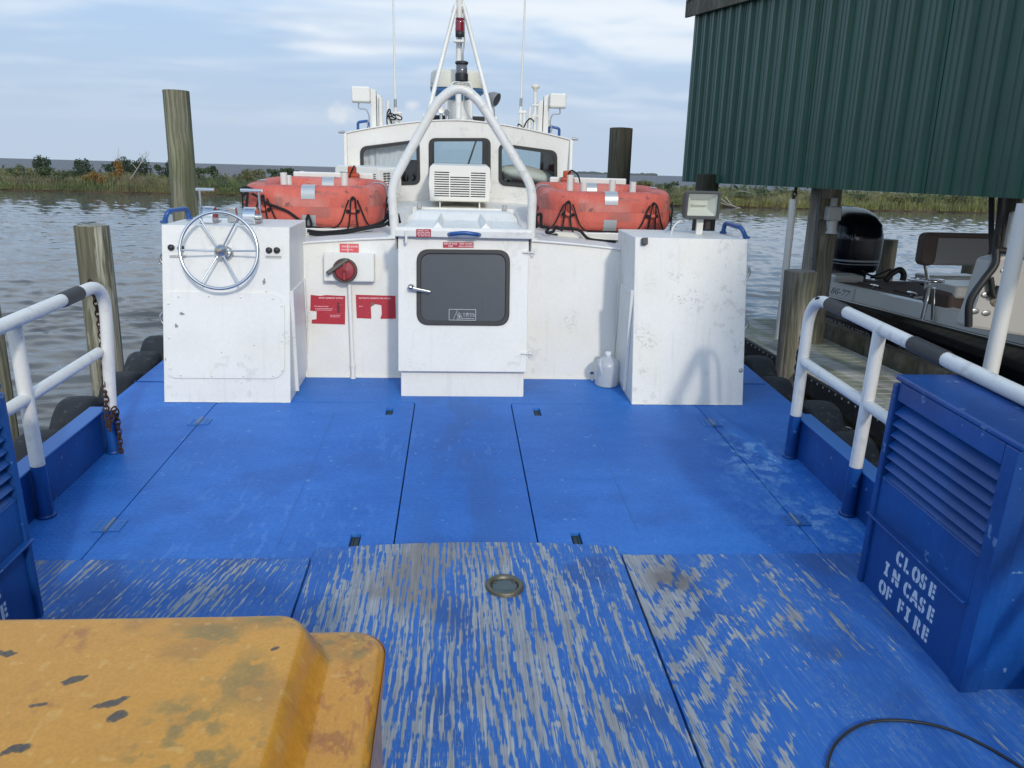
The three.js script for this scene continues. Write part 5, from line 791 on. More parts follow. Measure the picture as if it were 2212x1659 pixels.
{
  const x0 = -0.338, x1 = 0.432, t = thing('companionway', 'white companionway box with dark tinted door window and ribbed hood', 'companionway', V(CX, 0, -4.8));
  part('side_cheeks', [prismX(poly([[doorZ(0.15) - 0.03, 0.0], [doorZ(0.96) - 0.03, 0.94], [-5.25, 0.97], [-5.1, 0]]), x0 + 0.012, x0 + 0.035, 0.003), prismX(poly([[doorZ(0.15) - 0.03, 0.0], [doorZ(0.96) - 0.03, 0.94], [-5.25, 0.97], [-5.1, 0]]), x1 - 0.035, x1 - 0.012, 0.003)], M.white, t);
  part('kick_plate', [prismX(poly([[doorZ(0) - 0.045, 0], [doorZ(0.17) - 0.045, 0.17], [doorZ(0.17) - 0.06, 0.17], [doorZ(0) - 0.06, 0]]), x0 + 0.015, x1 - 0.015, 0.002)], M.whiteDirty, t);
  const ds = poly(rect(x0, 0.16, x1, 0.945)), W = [onDoor(900, 538), onDoor(1102, 540), onDoor(1100, 704), onDoor(900, 702)], wr = W.map((p) => [p.x, p.y]);
  const wh = (d) => roundPoly([[wr[3][0] + d, wr[3][1] + d], [wr[2][0] - d, wr[2][1] + d], [wr[1][0] - d, wr[1][1] - d], [wr[0][0] + d, wr[0][1] - d]], 0.075 - d * 0.6, THREE.Path);
  ds.holes.push(wh(0.018)); const door = part('door', slab(ds, 0, -0.022, 0, 0.004, doorZ, DT), M.white, t);
  const gs = roundPoly([[wr[3][0], wr[3][1]], [wr[2][0], wr[2][1]], [wr[1][0], wr[1][1]], [wr[0][0], wr[0][1]]], 0.075); gs.holes.push(wh(0.026)); part('window_gasket', slab(gs, 0, -0.004, 0.012, 0.004, doorZ, DT), M.gasket, door);
  const pane = roundPoly([[wr[3][0] + 0.02, wr[3][1] + 0.02], [wr[2][0] - 0.02, wr[2][1] + 0.02], [wr[1][0] - 0.02, wr[1][1] - 0.02], [wr[0][0] + 0.02, wr[0][1] - 0.02]], 0.06);
  const pw = W[1].x - W[0].x, ph = W[0].y - W[3].y, pt = canvasTex(1024, 840, (g, w, h) => {
    g.fillStyle = '#30363e'; g.fillRect(0, 0, w, h); const r = rng(4); for (let i = 0; i < 900; i++) { g.fillStyle = r() > 0.5 ? 'rgba(58,66,74,.18)' : 'rgba(32,36,44,.2)'; g.fillRect(r() * w, r() * h, 1 + r() * 2, 20 + r() * 160); } for (let i = 0; i < 40; i++) { g.strokeStyle = `rgba(120,126,132,${0.10 * r()})`; g.beginPath(); const x = r() * w, y = r() * h; g.moveTo(x, y); g.lineTo(x + (r() - 0.5) * 120, y + (r() - 0.5) * 120); g.stroke(); }
    g.fillStyle = 'rgba(20,22,26,.8)'; g.fillRect(720, 520, 3, 200);
    g.strokeStyle = '#c9ced2'; g.lineWidth = 4; g.strokeRect(358, 660, 294, 120); g.lineWidth = 3; g.beginPath(); g.moveTo(402, 778); g.lineTo(452, 664); g.stroke();
    g.lineWidth = 2.5; for (let i = 0; i < 26; i++) { g.beginPath(); const x = 440 + r() * 60, y = 690 + r() * 75; g.moveTo(x, y); g.lineTo(x + 16 - r() * 20, y + 10 + r() * 14); g.stroke(); }
    g.fillStyle = '#c2c7cb'; g.font = 'bold 14px sans-serif'; for (let k = 0; k < 3; k++) for (let x = 516; x < 636; x += 9 + r() * 9) g.fillRect(x, 700 + k * 15, 4 + r() * 7, 7); for (let x = 372; x < 640; x += 10 + r() * 8) g.fillRect(x, 800, 4 + r() * 8, 8); for (let x = 500; x < 636; x += 9 + r() * 6) g.fillRect(x, 758, 4 + r() * 6, 7); });
  part('tinted_pane', slab(pane, 0, -0.006, -0.001, 0.0005, doorZ, DT), phy(0xffffff, 0.22, { map: pt, clearcoat: 0.35, clearcoatRoughness: 0.2 }), door, { uv: (q) => [(q.x - W[0].x) / pw, (q.y - W[3].y) / ph] });
  // handle, hinges
  const h0 = onDoor(888, 620), h1 = onDoor(931, 628); part('lever_handle', [faceLike(lathe([[0, 0.045], [0.014, 0.045], [0.016, 0.02], [0.02, 0.0]], [0, 0, 0], 'z', 16), h0), prismZ(roundPoly([[h0.x - 0.012, h0.y - 0.011], [h1.x, h1.y - 0.008], [h1.x, h1.y + 0.006], [h0.x - 0.012, h0.y + 0.013]], 0.006), doorZ(h0.y) + 0.03, doorZ(h0.y) + 0.045, 0.004)], M.steelDull, door);
  function faceLike(g, p) { g.rotateX(-DT); g.translate(p.x, p.y, doorZ(p.y)); return g; }
  for (const v of [551, 769]) { const p = onDoor(1141, v); part('hinge', [rbox(x1 - 0.035, x1 + 0.035, p.y + 0.012, p.y + 0.02, doorZ(p.y) - 0.03, doorZ(p.y) + 0.012, 0.002), cyl([x1 + 0.02, p.y - 0.022, doorZ(p.y) - 0.01], [x1 + 0.02, p.y + 0.028, doorZ(p.y) - 0.01], 0.009), cyl([x1 + 0.02, p.y - 0.004, doorZ(p.y) - 0.01], [x1 + 0.02, p.y + 0.006, doorZ(p.y) - 0.01], 0.016)], M.white, door); }
  // hood
  const zf = -4.735, X0 = -0.352, X1 = 0.446, yt = 0.992, yb = 1.052, zm = -5.0, zb = -5.27;
  const hood = part('hood', [grid(24, 16, (s, v) => { const z = lerp(zf + 0.0, zb, v), in_ = 0.075 * v, x = lerp(X0 + in_, X1 - in_, s), e = Math.min(x - X0 - in_, X1 - in_ - x); let y = yt + 0.012 * v + 0.045 * sst(0.66, 0.78, v); if (e < 0.04) y -= 0.03 * (1 - e / 0.04) ** 2; return [x, y, z]; }, (s, v, p) => [p[0], -p[2]]),
    grid(1, 1, (s, v) => [lerp(X0 + 0.0, X1, s), lerp(0.945, yt, v), zf]), grid(1, 8, (s, v) => { const z = lerp(zf, zb, v); return [X0 + 0.075 * v, s ? yt - 0.03 + 0.07 * sst(0.5, 0.7, v) + 0.012 * v : 0.86, z]; }), grid(1, 8, (s, v) => { const z = lerp(zf, zb, v); return [X1 - 0.075 * v, s ? 0.86 : yt - 0.03 + 0.07 * sst(0.5, 0.7, v) + 0.012 * v, z]; }), grid(1, 1, (s, v) => [lerp(X1 - 0.075, X0 + 0.075, s), lerp(0.86, 1.06, v), zb])], M.white, t, { keep: true });
  part('front_lip', prismX(roundPoly([[zf - 0.005, 0.942], [zf + 0.014, 0.942], [zf + 0.014, 0.985], [zf + 0.004, 0.998], [zf - 0.005, 0.998]], 0.008), X0, X1, 0.003), M.white, hood);
  for (const x of [-0.105, 0.175]) part('rib', (() => { const g = new THREE.BufferGeometry(), a = [x - 0.028, yt + 0.003, zf], b = [x + 0.028, yt + 0.003, zf], c = [x, yt + 0.036, zf - 0.012], d = [x * 0.88 - 0.02, yt + 0.004, -5.12], e = [x * 0.88 + 0.02, yt + 0.004, -5.12], f = [x * 0.88, yt + 0.052, -5.12]; g.setAttribute('position', new THREE.Float32BufferAttribute([a, b, c, b, e, f, b, f, c, a, c, f, a, f, d].flat(), 3)); g.computeVertexNormals(); return g; })(), M.white, hood);
  const k0 = bz(970, 505, zf + 0.02), k1 = bz(1036, 508, zf + 0.02); part('pull_handle', sweep(spline([V(k0.x, k0.y - 0.004, zf + 0.010), V(k0.x + 0.02, k0.y + 0.004, zf + 0.05), V((k0.x + k1.x) / 2, k0.y + 0.012, zf + 0.062), V(k1.x - 0.02, k0.y + 0.004, zf + 0.05), V(k1.x, k0.y - 0.004, zf + 0.010)], 24), 0.012, 10), M.handle, hood, { label: 'curved blue pull handle' });
  const hs = bz(877, 505, zf + 0.024); part('hasp', rbox(hs.x - 0.006, hs.x + 0.008, hs.y - 0.055, hs.y + 0.02, zf + 0.013, zf + 0.03, 0.003), M.white, hood);
  for (const u of [906, 1090]) { const p = bz(u, 452, zb); part('hood_stop', rbox(p.x - 0.014, p.x + 0.014, 1.05, 1.085, zb - 0.02, zb + 0.02, 0.004), M.galv, hood); }
  const sign = (label, w, h, fn, pts, zfun, off, parent) => part('sign', quadOn(zfun, pts, off), std(0xffffff, 0.5, { map: red(w, h, fn) }), parent, { keep: true, label });
  const tx = (g, s, x, y, px, a = 'center') => { g.fillStyle = '#ecdfdd'; g.font = `bold ${px}px sans-serif`; g.textAlign = a; g.textBaseline = 'middle'; g.fillText(s, x, y); };
  const wear = (g, w, h, n, sd) => { const r = rng(sd); for (let i = 0; i < n; i++) { g.fillStyle = `rgba(225,218,214,${0.25 + 0.5 * r()})`; g.fillRect(r() * w, r() * h, 2 + r() * 10, 1 + r() * 4); } };
  const qd = (u0, v0, u1, v1, f) => { const a = f(u0, v1), b = f(u1, v1), c = f(u1, v0), d = f(u0, v0); return [a, b, c, d].map((p) => [p.x, p.y]); };
  sign('faded red step warning plate above the door window', 384, 64, (g) => { tx(g, 'WATCH YOUR', 96, 18, 26); tx(g, 'STEP', 96, 46, 26); tx(g, 'KEEP CLOSED', 288, 18, 26); tx(g, 'WHILE UNDERWAY', 288, 46, 20); wear(g, 384, 64, 40, 3); }, qd(957, 523, 1023, 535, onDoor), doorZ, 0.003, door);
  sign('small peeling red plate on the hood lip', 192, 80, (g) => { const r = rng(8); for (let k = 0; k < 4; k++) for (let x = 10; x < 180; x += 9) { g.fillStyle = '#e6d6d2'; if (r() > 0.2) g.fillRect(x, 10 + k * 17, 6, 11); } wear(g, 192, 80, 60, 5); }, qd(899, 495, 931, 512, (u, v) => bz(u, v, zf + 0.015)), () => zf + 0.0145, 0.001, hood);
}
{ // fire pull station and its two red notices on the port bulkhead
  const ob = (u, v) => { let z = -5.05, p; for (let i = 0; i < 5; i++) { p = bz(u, v, z); z = bulkZ(p.y); } return p; }, A = ob(702, 545), B = ob(811, 609), P0 = ob(749, 580), t = thing('fire_pull_station', 'white box with round red pull valve on the bulkhead', 'pull station', V(P0.x, P0.y, bulkZ(P0.y)));
  const sh = roundPoly(rect(A.x, B.y, B.x, A.y), 0.012), zf = doorZ; void zf;
  part('box', slab(sh, 0, -0.01, 0.07, 0.008, bulkZ, 0.168), M.white, t);
  const at = (g) => { g.rotateX(-0.168); g.translate(P0.x, P0.y, bulkZ(P0.y) + 0.072); return g; };
  const rr = std([0.28, 0.028, 0.035], 0.55, { bumpMap: bumpFine, bumpScale: 0.003 });
  part('valve_disc', at(lathe([[0, 0.05], [0.012, 0.05], [0.014, 0.04], [0.05, 0.036], [0.066, 0.026], [0.068, 0.0]], [0, 0, 0], 'z', 28)), rr, t);
  part('valve_rim', at(lathe([[0.064, 0.03], [0.07, 0.034], [0.076, 0.026], [0.076, 0]], [0, 0, 0], 'z', 28)), std([0.10, 0.085, 0.07], 0.6, { metalness: 0.5 }), t);
  part('valve_rib', at(rbox(-0.007, 0.007, -0.06, 0.062, 0.034, 0.05, 0.003)), rr, t);
  part('pull_lever', at(rbox(-0.125, 0.03, -0.012, 0.014, 0.036, 0.052, 0.008).rotateZ(0.62).translate(-0.005, 0.05, 0)), std([0.12, 0.12, 0.10], 0.5, { metalness: 0.6 }), t);
  const p1 = ob(756, 612), p2 = ob(764, 812); part('conduit', [sweep([V(p1.x, p1.y, bulkZ(p1.y) + 0.03), V(p2.x, 0.01, bulkZ(0) + 0.03)], 0.0125, 10), cyl(V(p2.x, 0.075, bulkZ(0.07) + 0.03), V(p2.x, 0.095, bulkZ(0.09) + 0.03), 0.018), cyl(V(p2.x, 0.0, bulkZ(0.0) + 0.03), V(p2.x, 0.02, bulkZ(0.02) + 0.03), 0.018)], M.white, t);
  const notice = (label, u0, v0, u1, v1, w, h, fn, hole) => { const a = ob(u0, v1), b = ob(u1, v0), sp = roundPoly(hole.map(([x, y]) => [lerp(a.x, b.x, x), lerp(a.y, b.y, y)]), 0.002); const m = solo('fire_notice', label, 'notice', V((a.x + b.x) / 2, a.y, bulkZ(a.y)), slab(sp, 0, 0.001, 0.003, 0, bulkZ, 0.168), std(0xffffff, 0.5, { map: red(w, h, fn) }), { uv: (q) => [(q.x - a.x) / (b.x - a.x), (q.y - a.y) / (b.y - a.y)] }); return m; };
  const T = (g, s, x, y, px) => { g.fillStyle = '#e8c9c9'; g.font = `bold ${px}px sans-serif`; g.textAlign = 'left'; g.fillText(s, x, y); };
  const sm = (g, x, y, n, sd, rows = 1, px = 8) => { const r = rng(sd); g.fillStyle = '#dcb4b6'; for (let k = 0; k < rows; k++) { let q = x; for (let i = 0; i < n; i++) { const w = 3 + r() * 7; g.fillRect(q, y + k * 13, w, px - 2); q += w + 3; } } };
  const nick = (g, w, h, sd) => { const r = rng(sd); for (let i = 0; i < 26; i++) { g.fillStyle = 'rgba(225,220,218,.8)'; g.fillRect(r() * w, r() * h, 1 + r() * 4, 1 + r() * 3); } };
  notice('red fire system notice with torn lower corner', 671, 638, 746, 700, 300, 250, (g) => { T(g, 'MATIC SEAMATIC SYSTEM', 74, 30, 17); T(g, 'FAST MANUAL RELEASE', 34, 100, 11); sm(g, 44, 112, 16, 1, 2); sm(g, 168, 168, 9, 2, 2); g.fillStyle = '#5b1520'; g.fillRect(228, 60, 22, 90); nick(g, 300, 250, 3); }, [[0.03, 0.02], [0.98, 0.0], [1, 0.98], [0.45, 1.0], [0.3, 0.97], [0.02, 1], [0, 0.46], [0.18, 0.44], [0.17, 0.17], [0.04, 0.15]]);
  notice('wide red fire system notice with torn hole in the middle', 769, 638, 856, 688, 350, 200, (g) => { T(g, 'AUTOMATIC SEAMATIC FIRE SYSTEM', 26, 32, 16); sm(g, 28, 92, 4, 4, 1, 9); nick(g, 350, 200, 6); g.fillStyle = '#6a5a52'; g.fillRect(130, 64, 30, 22); }, [[0.02, 0.02], [0.38, 0.0], [0.37, 0.5], [0.48, 0.62], [0.63, 0.58], [0.64, 0.2], [0.60, 0.0], [0.99, 0.02], [0.98, 0.98], [0, 1]]);
  notice('small faded red engine room plate above the pull valve', 734, 527, 775, 545, 200, 84, (g) => { g.fillStyle = 'rgba(230,120,110,.55)'; g.fillRect(0, 0, 200, 84); T(g, 'ENGINE ROOM', 20, 34, 24); sm(g, 14, 52, 14, 7, 1, 12); g.fillStyle = '#e3dcda'; g.fillRect(84, 0, 5, 84); nick(g, 200, 84, 8); }, rect(0, 0, 1, 1));
}
{ // water jug
  const c = by(1309, 832), t = thing('water_jug', 'translucent plastic water jug on deck against the locker', 'jug', V(c.x, 0, c.z)), pm = phy([0.80, 0.83, 0.85], 0.3, { transmission: 0.55, thickness: 0 });
  part('bottle', lathe([[0, 0.002], [0.066, 0.002], [0.074, 0.012], [0.075, 0.13], [0.066, 0.165], [0.03, 0.19], [0.021, 0.198], [0.021, 0.21]], [c.x, 0, c.z], 'y', 28), pm, t);
  part('grip', sweep(spline([[c.x - 0.045, 0.178, c.z + 0.03], [c.x - 0.06, 0.165, c.z + 0.062], [c.x - 0.052, 0.12, c.z + 0.07], [c.x - 0.045, 0.085, c.z + 0.06]], 14), 0.011, 8), pm, t);
  part('cap', lathe([[0, 0.224], [0.018, 0.224], [0.02, 0.22], [0.02, 0.2]], [c.x, 0, c.z], 'y', 18), std([0.75, 0.77, 0.78], 0.4), t);
  const v = by(1279, 822); const dv = thing('drain_valve', 'small blue knobbed drain valve at the bulkhead foot', 'valve', V(v.x, 0, v.z)); part('spout', cyl([v.x, 0.0, v.z], [v.x + 0.004, 0.045, v.z], 0.007), M.white, dv); part('knob', sphere([v.x - 0.004, 0.052, v.z], 0.013, 0.009, 0.012, 10), M.handle, dv);
}

// ---------------------------------------------------------------- life floats on their racks
const redTex = dataTex(1024, 1024, (u, v) => {
  const a = tn(u, v, 5, 401, 5), d = tn(u, v, 8, 402, 5), f = tn(u, v, 150, 403, 2), st = tn(u, v, 60, 404, 3, 8);
  let c = mix3([194, 88, 74], [208, 106, 90], a); c = mix3(c, [200, 136, 126], sst(0.46, 0.7, tn(u, v, 6, 405, 4)) * 0.6); c = mix3(c, [150, 96, 88], sst(0.58, 0.74, d) * 0.6); c = mix3(c, [88, 66, 62], sst(0.72, 0.78, tn(u, v, 26, 406, 3)) * 0.5); return c.map((q) => q + (f - 0.5) * 12 + (st - 0.5) * 14);
}, [0.9, 0.9]);
M.float = std(0xffffff, 0.7, { map: redTex, bumpMap: bumpFine, bumpScale: 0.004 });
M.retro = std([0.42, 0.45, 0.46], 0.35, { metalness: 0.35 });
M.orange = std([0.42, 0.07, 0.025], 0.5);
function lifeFloat(s, cx, cz, yb, label, rackLabel, lampLabel) {
  const a = 0.395, b = 0.43, hw = 0.082, hh = 0.132, yc = yb + hh + 0.006, ph = s * 0.7;
  const path = (q) => { const c = Math.cos(q), n = Math.sin(q), p = 2 / 4.4; return [Math.sign(c) * Math.abs(c) ** p * a, Math.sign(n) * Math.abs(n) ** p * b]; };
  const surf = (q, r, off = 0) => {
    const e = 1e-3, p = path(q), p2 = path(q + e), p1 = path(q - e); let tx = p2[0] - p1[0], tz = p2[1] - p1[1]; const L = Math.hypot(tx, tz) || 1; const nx = tz / L, nz = -tx / L;   // outward
    const c = Math.cos(r), n = Math.sin(r), pw = 2 / 4.2; let ox = Math.sign(c) * Math.abs(c) ** pw * hw, oy = Math.sign(n) * Math.abs(n) ** pw * hh;
    const wob = 1 + 0.045 * Math.sin(q * 3 + ph) * (n > 0 ? 1 : 0.4) + 0.02 * Math.sin(q * 7 + r * 2 + ph); ox *= wob * (1 - 0.16 * Math.max(0, n) ** 2); const g = Math.exp(-((oy / 0.010) ** 2)); ox -= c > 0 ? g * 0.006 : 0; ox += (c > 0 ? off : -off); oy += n > 0 ? off : -off;
    return [cx + p[0] + nx * ox, yc + oy * (1 + 0.03 * Math.sin(q * 2 + ph)), cz + p[1] + nz * ox];
  };
  const t = thing('life_float', label, 'life float', V(cx, yb, cz));
  part('ring', grid(120, 44, (u, v) => surf(u * 6.28319, v * 6.28319), (u, v) => [u * 2.8, v * 0.8]), M.float, t, { keep: true });
  M.float.side = THREE.DoubleSide;
  const tape = (q0, q1, r0, r1) => part('reflective_tape', grid(6, 16, (u, v) => surf(lerp(q0, q1, u), lerp(r0, r1, v), 0.003)), new THREE.MeshStandardMaterial({ ...{}, color: M.retro.color, roughness: 0.35, metalness: 0.35, side: THREE.DoubleSide }), t);
  const F = Math.PI / 2; const dq = Math.asin(Math.pow(0.045 / a, 4.4 / 2)), dr = Math.asin(Math.pow(0.045 / b, 4.4 / 2)); tape(F - dq, F + dq, 0.12, 1.8); tape(F - dq, F + dq, -1.5, -0.12); tape(-F - dq, -F + dq, 0.9, 3.0); tape(-dr, dr, -1.0, 1.6); tape(Math.PI - dr, Math.PI + dr, -1.0, 1.6);
  // becketed grab line round the outside: loops hanging from lugs on the seam
  const lug = [F - 0.42, F + 0.42, 0.15, Math.PI - 0.15, -F - 0.42, -F + 0.42].map((q) => q), P = (q, r, o) => V(...surf(q, r, o));
  for (const q of lug) { const A = P(q - 0.07, 0, 0.006), B = P(q + 0.07, 0, 0.006), C = P(q, 0, 0.022); part('lug', sweep(spline([A, C, B], 10), 0.014, 8), M.float, t); }
  const seq = [...lug].sort((x, y) => x - y), loops = [];
  for (let i = 0; i < seq.length; i++) { const q0 = seq[i], q1 = i + 1 < seq.length ? seq[i + 1] : seq[0] + 6.28319, mid = (q0 + q1) / 2; const A = P(q0 + 0.07, 0.05, 0.02), B = P(q1 - 0.07, 0.05, 0.02), m1 = P(lerp(q0, q1, 0.3), -0.55, 0.022), m2 = P(mid, -0.95, 0.03), m3 = P(lerp(q0, q1, 0.7), -0.55, 0.022); for (const v of [m1, m2, m3]) v.y = Math.max(v.y, yb + 0.012); loops.push(sweep(spline([A, m1, m2, m3, B], 26), 0.0052, 6)); }
  for (const q of [F - 0.42, F + 0.42]) for (const d of [-0.03, 0.035]) { const A = P(q + d, 0.06, 0.03), m = P(q + d * 2.4, -0.5, 0.022), e = P(q + d * 4.5 - 0.02, -1.0, 0.02); e.y = Math.max(yb - 0.035, e.y - 0.06); e.z += 0.03; loops.push(sweep(spline([A, m, e], 14), 0.0055, 6)); }
  part('grab_line', loops, M.rope, t);
  const kn = []; for (const q of [F - 0.42, F + 0.42]) for (const d of [-0.085, 0.085, 0.0]) kn.push(sphere(P(q + d, d ? 0 : 0.1, 0.02), 0.013, 0.012, 0.012, 10)); part('knot', kn, M.rope, t);
  const lp = P(F, -0.15, 0.012), lpts = [[0, 0.02], [-0.014, -0.02], [-0.018, -0.05], [0, -0.066], [0.018, -0.05], [0.012, -0.015], [0.0, 0.02]].map(([x, y]) => V(lp.x + x, lp.y + y, lp.z + 0.008)); if (s < 0) part('rope_loop', [sweep(spline(lpts, 30), 0.008, 6)], M.rope, t);
  // rack with its pegs
  const k = thing('float_rack', rackLabel, 'rack', V(cx, roofY(cx, cz), cz)), yr = (x, z) => roofY(x, z) + 0.006;
  part('tray', [rbox(cx - 0.42, cx + 0.42, yb - 0.010, yb + 0.004, cz - 0.40, cz + 0.545, 0.006), prismX(poly([[cz + 0.53, yb - 0.008], [cz + 0.545, yb - 0.008], [cz + 0.535, yb - 0.045], [cz + 0.525, yb - 0.045]]), cx - 0.36, cx + 0.36, 0.002)], M.acWhite, k);
  for (const [dz, h] of [[0.40, 0], [-0.37, 0]]) part('runner', prismX(poly([[cz + dz - 0.02, yb - 0.012], [cz + dz + 0.02, yb - 0.012], [cz + dz + 0.012, yr(cx - s * 0.35 * 0, cz + dz) - 0.03], [cz + dz - 0.012, yr(cx, cz + dz) - 0.03]]), cx - 0.39, cx + 0.39, 0.002), M.acWhite, k);
  for (const [dx, dz, h] of s < 0 ? [[-0.215, 0.19, 0.075], [0.20, 0.19, 0.085], [-0.26, -0.18, 0.035], [0.155, -0.14, 0.04]] : [[-0.22, 0.02, 0.09], [0.06, 0.19, 0.075], [-0.13, 0.10, 0.045], [0.22, 0.14, 0.06]]) part('peg', [cyl([cx + dx, yb, cz + dz], [cx + dx, yb + 0.26 + h, cz + dz], 0.024, 0.024, 18)], M.pvc, k);
  part('back_board', [rbox(cx - 0.30, cx + 0.32, yr(cx, cz - 0.5) - 0.02, yb + 0.30, cz - 0.60, cz - 0.57, 0.01)], M.whiteDirty, k);
  const lx = cx + (s < 0 ? 0.17 : -0.17), ly = yb + 0.30, l = thing('water_light', lampLabel, 'marker light', V(lx, yb + 0.27, cz - 0.5));
  part('lamp_body', [rbox(lx - 0.05, lx + 0.05, yb + 0.2, ly + 0.005, cz - 0.53, cz - 0.46, 0.012), rbox(lx - 0.035, lx + 0.03, ly, ly + 0.055, cz - 0.52, cz - 0.47, 0.012), ...[0, 1, 2].map((i) => rbox(lx - 0.054, lx + 0.054, ly - 0.018 - i * 0.018, ly - 0.010 - i * 0.018, cz - 0.535, cz - 0.455, 0.002))], M.orange, l);
  part('lanyard', sweep(spline([[lx, ly + 0.03, cz - 0.465], [lx + 0.02, ly + 0.06, cz - 0.45], [lx + (s < 0 ? -0.01 : 0.07), ly + (s < 0 ? 0.0 : 0.03), cz - 0.44], [lx + (s < 0 ? -0.02 : 0.10), ly - 0.05, cz - 0.44]], 16), 0.006, 6), M.rope, l);
}
lifeFloat(-1, -0.975, -5.985, 0.885, 'faded orange red life float behind the steering console', 'white rack with tall pegs under the float by the console', 'orange float light behind the float by the console');
lifeFloat(1, 1.05, -5.985, 0.895, 'faded orange red life float behind the blank locker', 'white rack with tall pegs under the float by the locker', 'orange float light behind the float by the locker');
{ // loose rope falls
  const R = (label, pts, r = 0.009, z = -5.42) => solo('lashing_rope', label, 'rope', bz(pts[0][0], pts[0][1], z), [].concat(...pts.length && [[sweep(spline(pts.map(([u, v, dz = 0]) => bz(u, v, z + dz)), pts.length * 6), r, 6)]]), M.rope);
  R('long black lashing rope trailing under the console side float', [[664, 498], [690, 502], [730, 500], [775, 494], [805, 488], [825, 480], [836, 470], [840, 455]], 0.011);
  R('second black lashing rope lying along the console side float rack', [[668, 505], [710, 508], [760, 500], [800, 492], [830, 486], [842, 478]], 0.010, -5.38);
  R('black rope drooping from the float corner over the steering console', [[560, 416, 0.05], [530, 404, 0], [520, 410, 0], [526, 422, 0], [534, 412, 0], [533, 440, 0], [530, 462, 0.1], [530, 478, 0.12]], 0.008, -5.5);
  R('black rope slung across the float end above the throttle lever', [[545, 418], [580, 440], [620, 456], [640, 470], [655, 482]], 0.009, -5.46);
  R('tangled black rope at the arch foot by the locker side float', [[1150, 482], [1160, 490], [1156, 470], [1168, 462], [1170, 488], [1185, 492], [1180, 502], [1195, 500], [1200, 490], [1215, 497]], 0.010, -5.36);
  R('black rope trailing below the locker side float rack', [[1210, 492], [1250, 497], [1270, 515], [1300, 520], [1330, 522]], 0.010, -5.40);
  R('black rope loop standing off the outer end of the locker side float', [[1448, 480], [1452, 450], [1444, 436], [1440, 452], [1446, 470], [1440, 488]], 0.007, -5.9);
  R('black rope lying across the top of the locker side float', [[1352, 424], [1375, 420], [1400, 424], [1425, 428], [1442, 440]], 0.008, -5.95);
  R('tangled black rope at the arch foot by the console side float', [[836, 440], [842, 455], [834, 468], [846, 476], [838, 486], [852, 478], [858, 462], [864, 482]], 0.010, -5.36);
}
// ---------------------------------------------------------------- arch pipe
{
  const z = -5.22, q = (u, v) => bz(u, v, z), A = q(853, 482), B = q(846, 398), C = q(945, 222), T = q(991, 192), D = q(1037, 222), E2 = q(1151, 405), F = q(1147, 488); A.y = roofY(A.x, z); F.y = roofY(F.x, z);
  const t = thing('arch', 'bent white pipe arch standing over the ribbed hood', 'arch', V(T.x, A.y, z));
  const P = [A, ...bent([A, B, C], 0.09).slice(1, -1)], top = []; for (let i = 0; i <= 12; i++) { const k = i / 12, x = lerp(C.x, D.x, k), h = Math.sin(k * Math.PI); top.push(V(x, lerp(C.y, D.y, k) + h * (T.y - (C.y + D.y) / 2), z)); }
  const all = spline([...P, ...top, ...bent([D, E2, F], 0.09).slice(1, -1), F], 140); part('pipe', sweep(all, 0.029, 16), M.whitePipe, t);
  for (const p of [A, F]) part('foot_flange', lathe([[0.03, 0.012], [0.05, 0.01], [0.052, -0.012]], [p.x, p.y, p.z], 'y', 20), M.whitePipe, t);
  const b0 = q(975, 192), b1 = q(1018, 192), l0 = q(977, 183), l1 = q(1016, 183); part('lamp_bracket', sweep(bent([V(b0.x - 0.01, b0.y - 0.015, z), V(l0.x, l0.y + 0.015, z), V(l1.x, l1.y + 0.015, z), V(b1.x + 0.01, b1.y - 0.015, z)], 0.02), 0.006, 8), M.whitePipe, t); part('bracket_plate', [rbox(l0.x + 0.01, l1.x - 0.01, l0.y + 0.012, l0.y + 0.018, z - 0.035, z + 0.035, 0.003)], M.whitePipe, t);
  const c = q(997, 178), h = q(997, 141), y0 = l0.y + 0.018, o = thing('stern_light', 'black stern light standing on the arch bracket', 'light', V(c.x, y0, z));
  part('base', lathe([[0, 0], [0.037, 0], [0.039, 0.01], [0.039, 0.045], [0.036, 0.05], [0, 0.05]], [c.x, y0, z], 'y', 24), M.black, o); part('lens', lathe([[0.034, 0.05], [0.034, 0.10], [0, 0.10]], [c.x, y0, z], 'y', 24), phy([0.10, 0.10, 0.11], 0.15, { clearcoat: 0.5 }), o); part('cap', lathe([[0.038, 0.10], [0.04, 0.105], [0.04, 0.113], [0.03, 0.118], [0, 0.118]], [c.x, y0, z], 'y', 24), M.black, o);
}
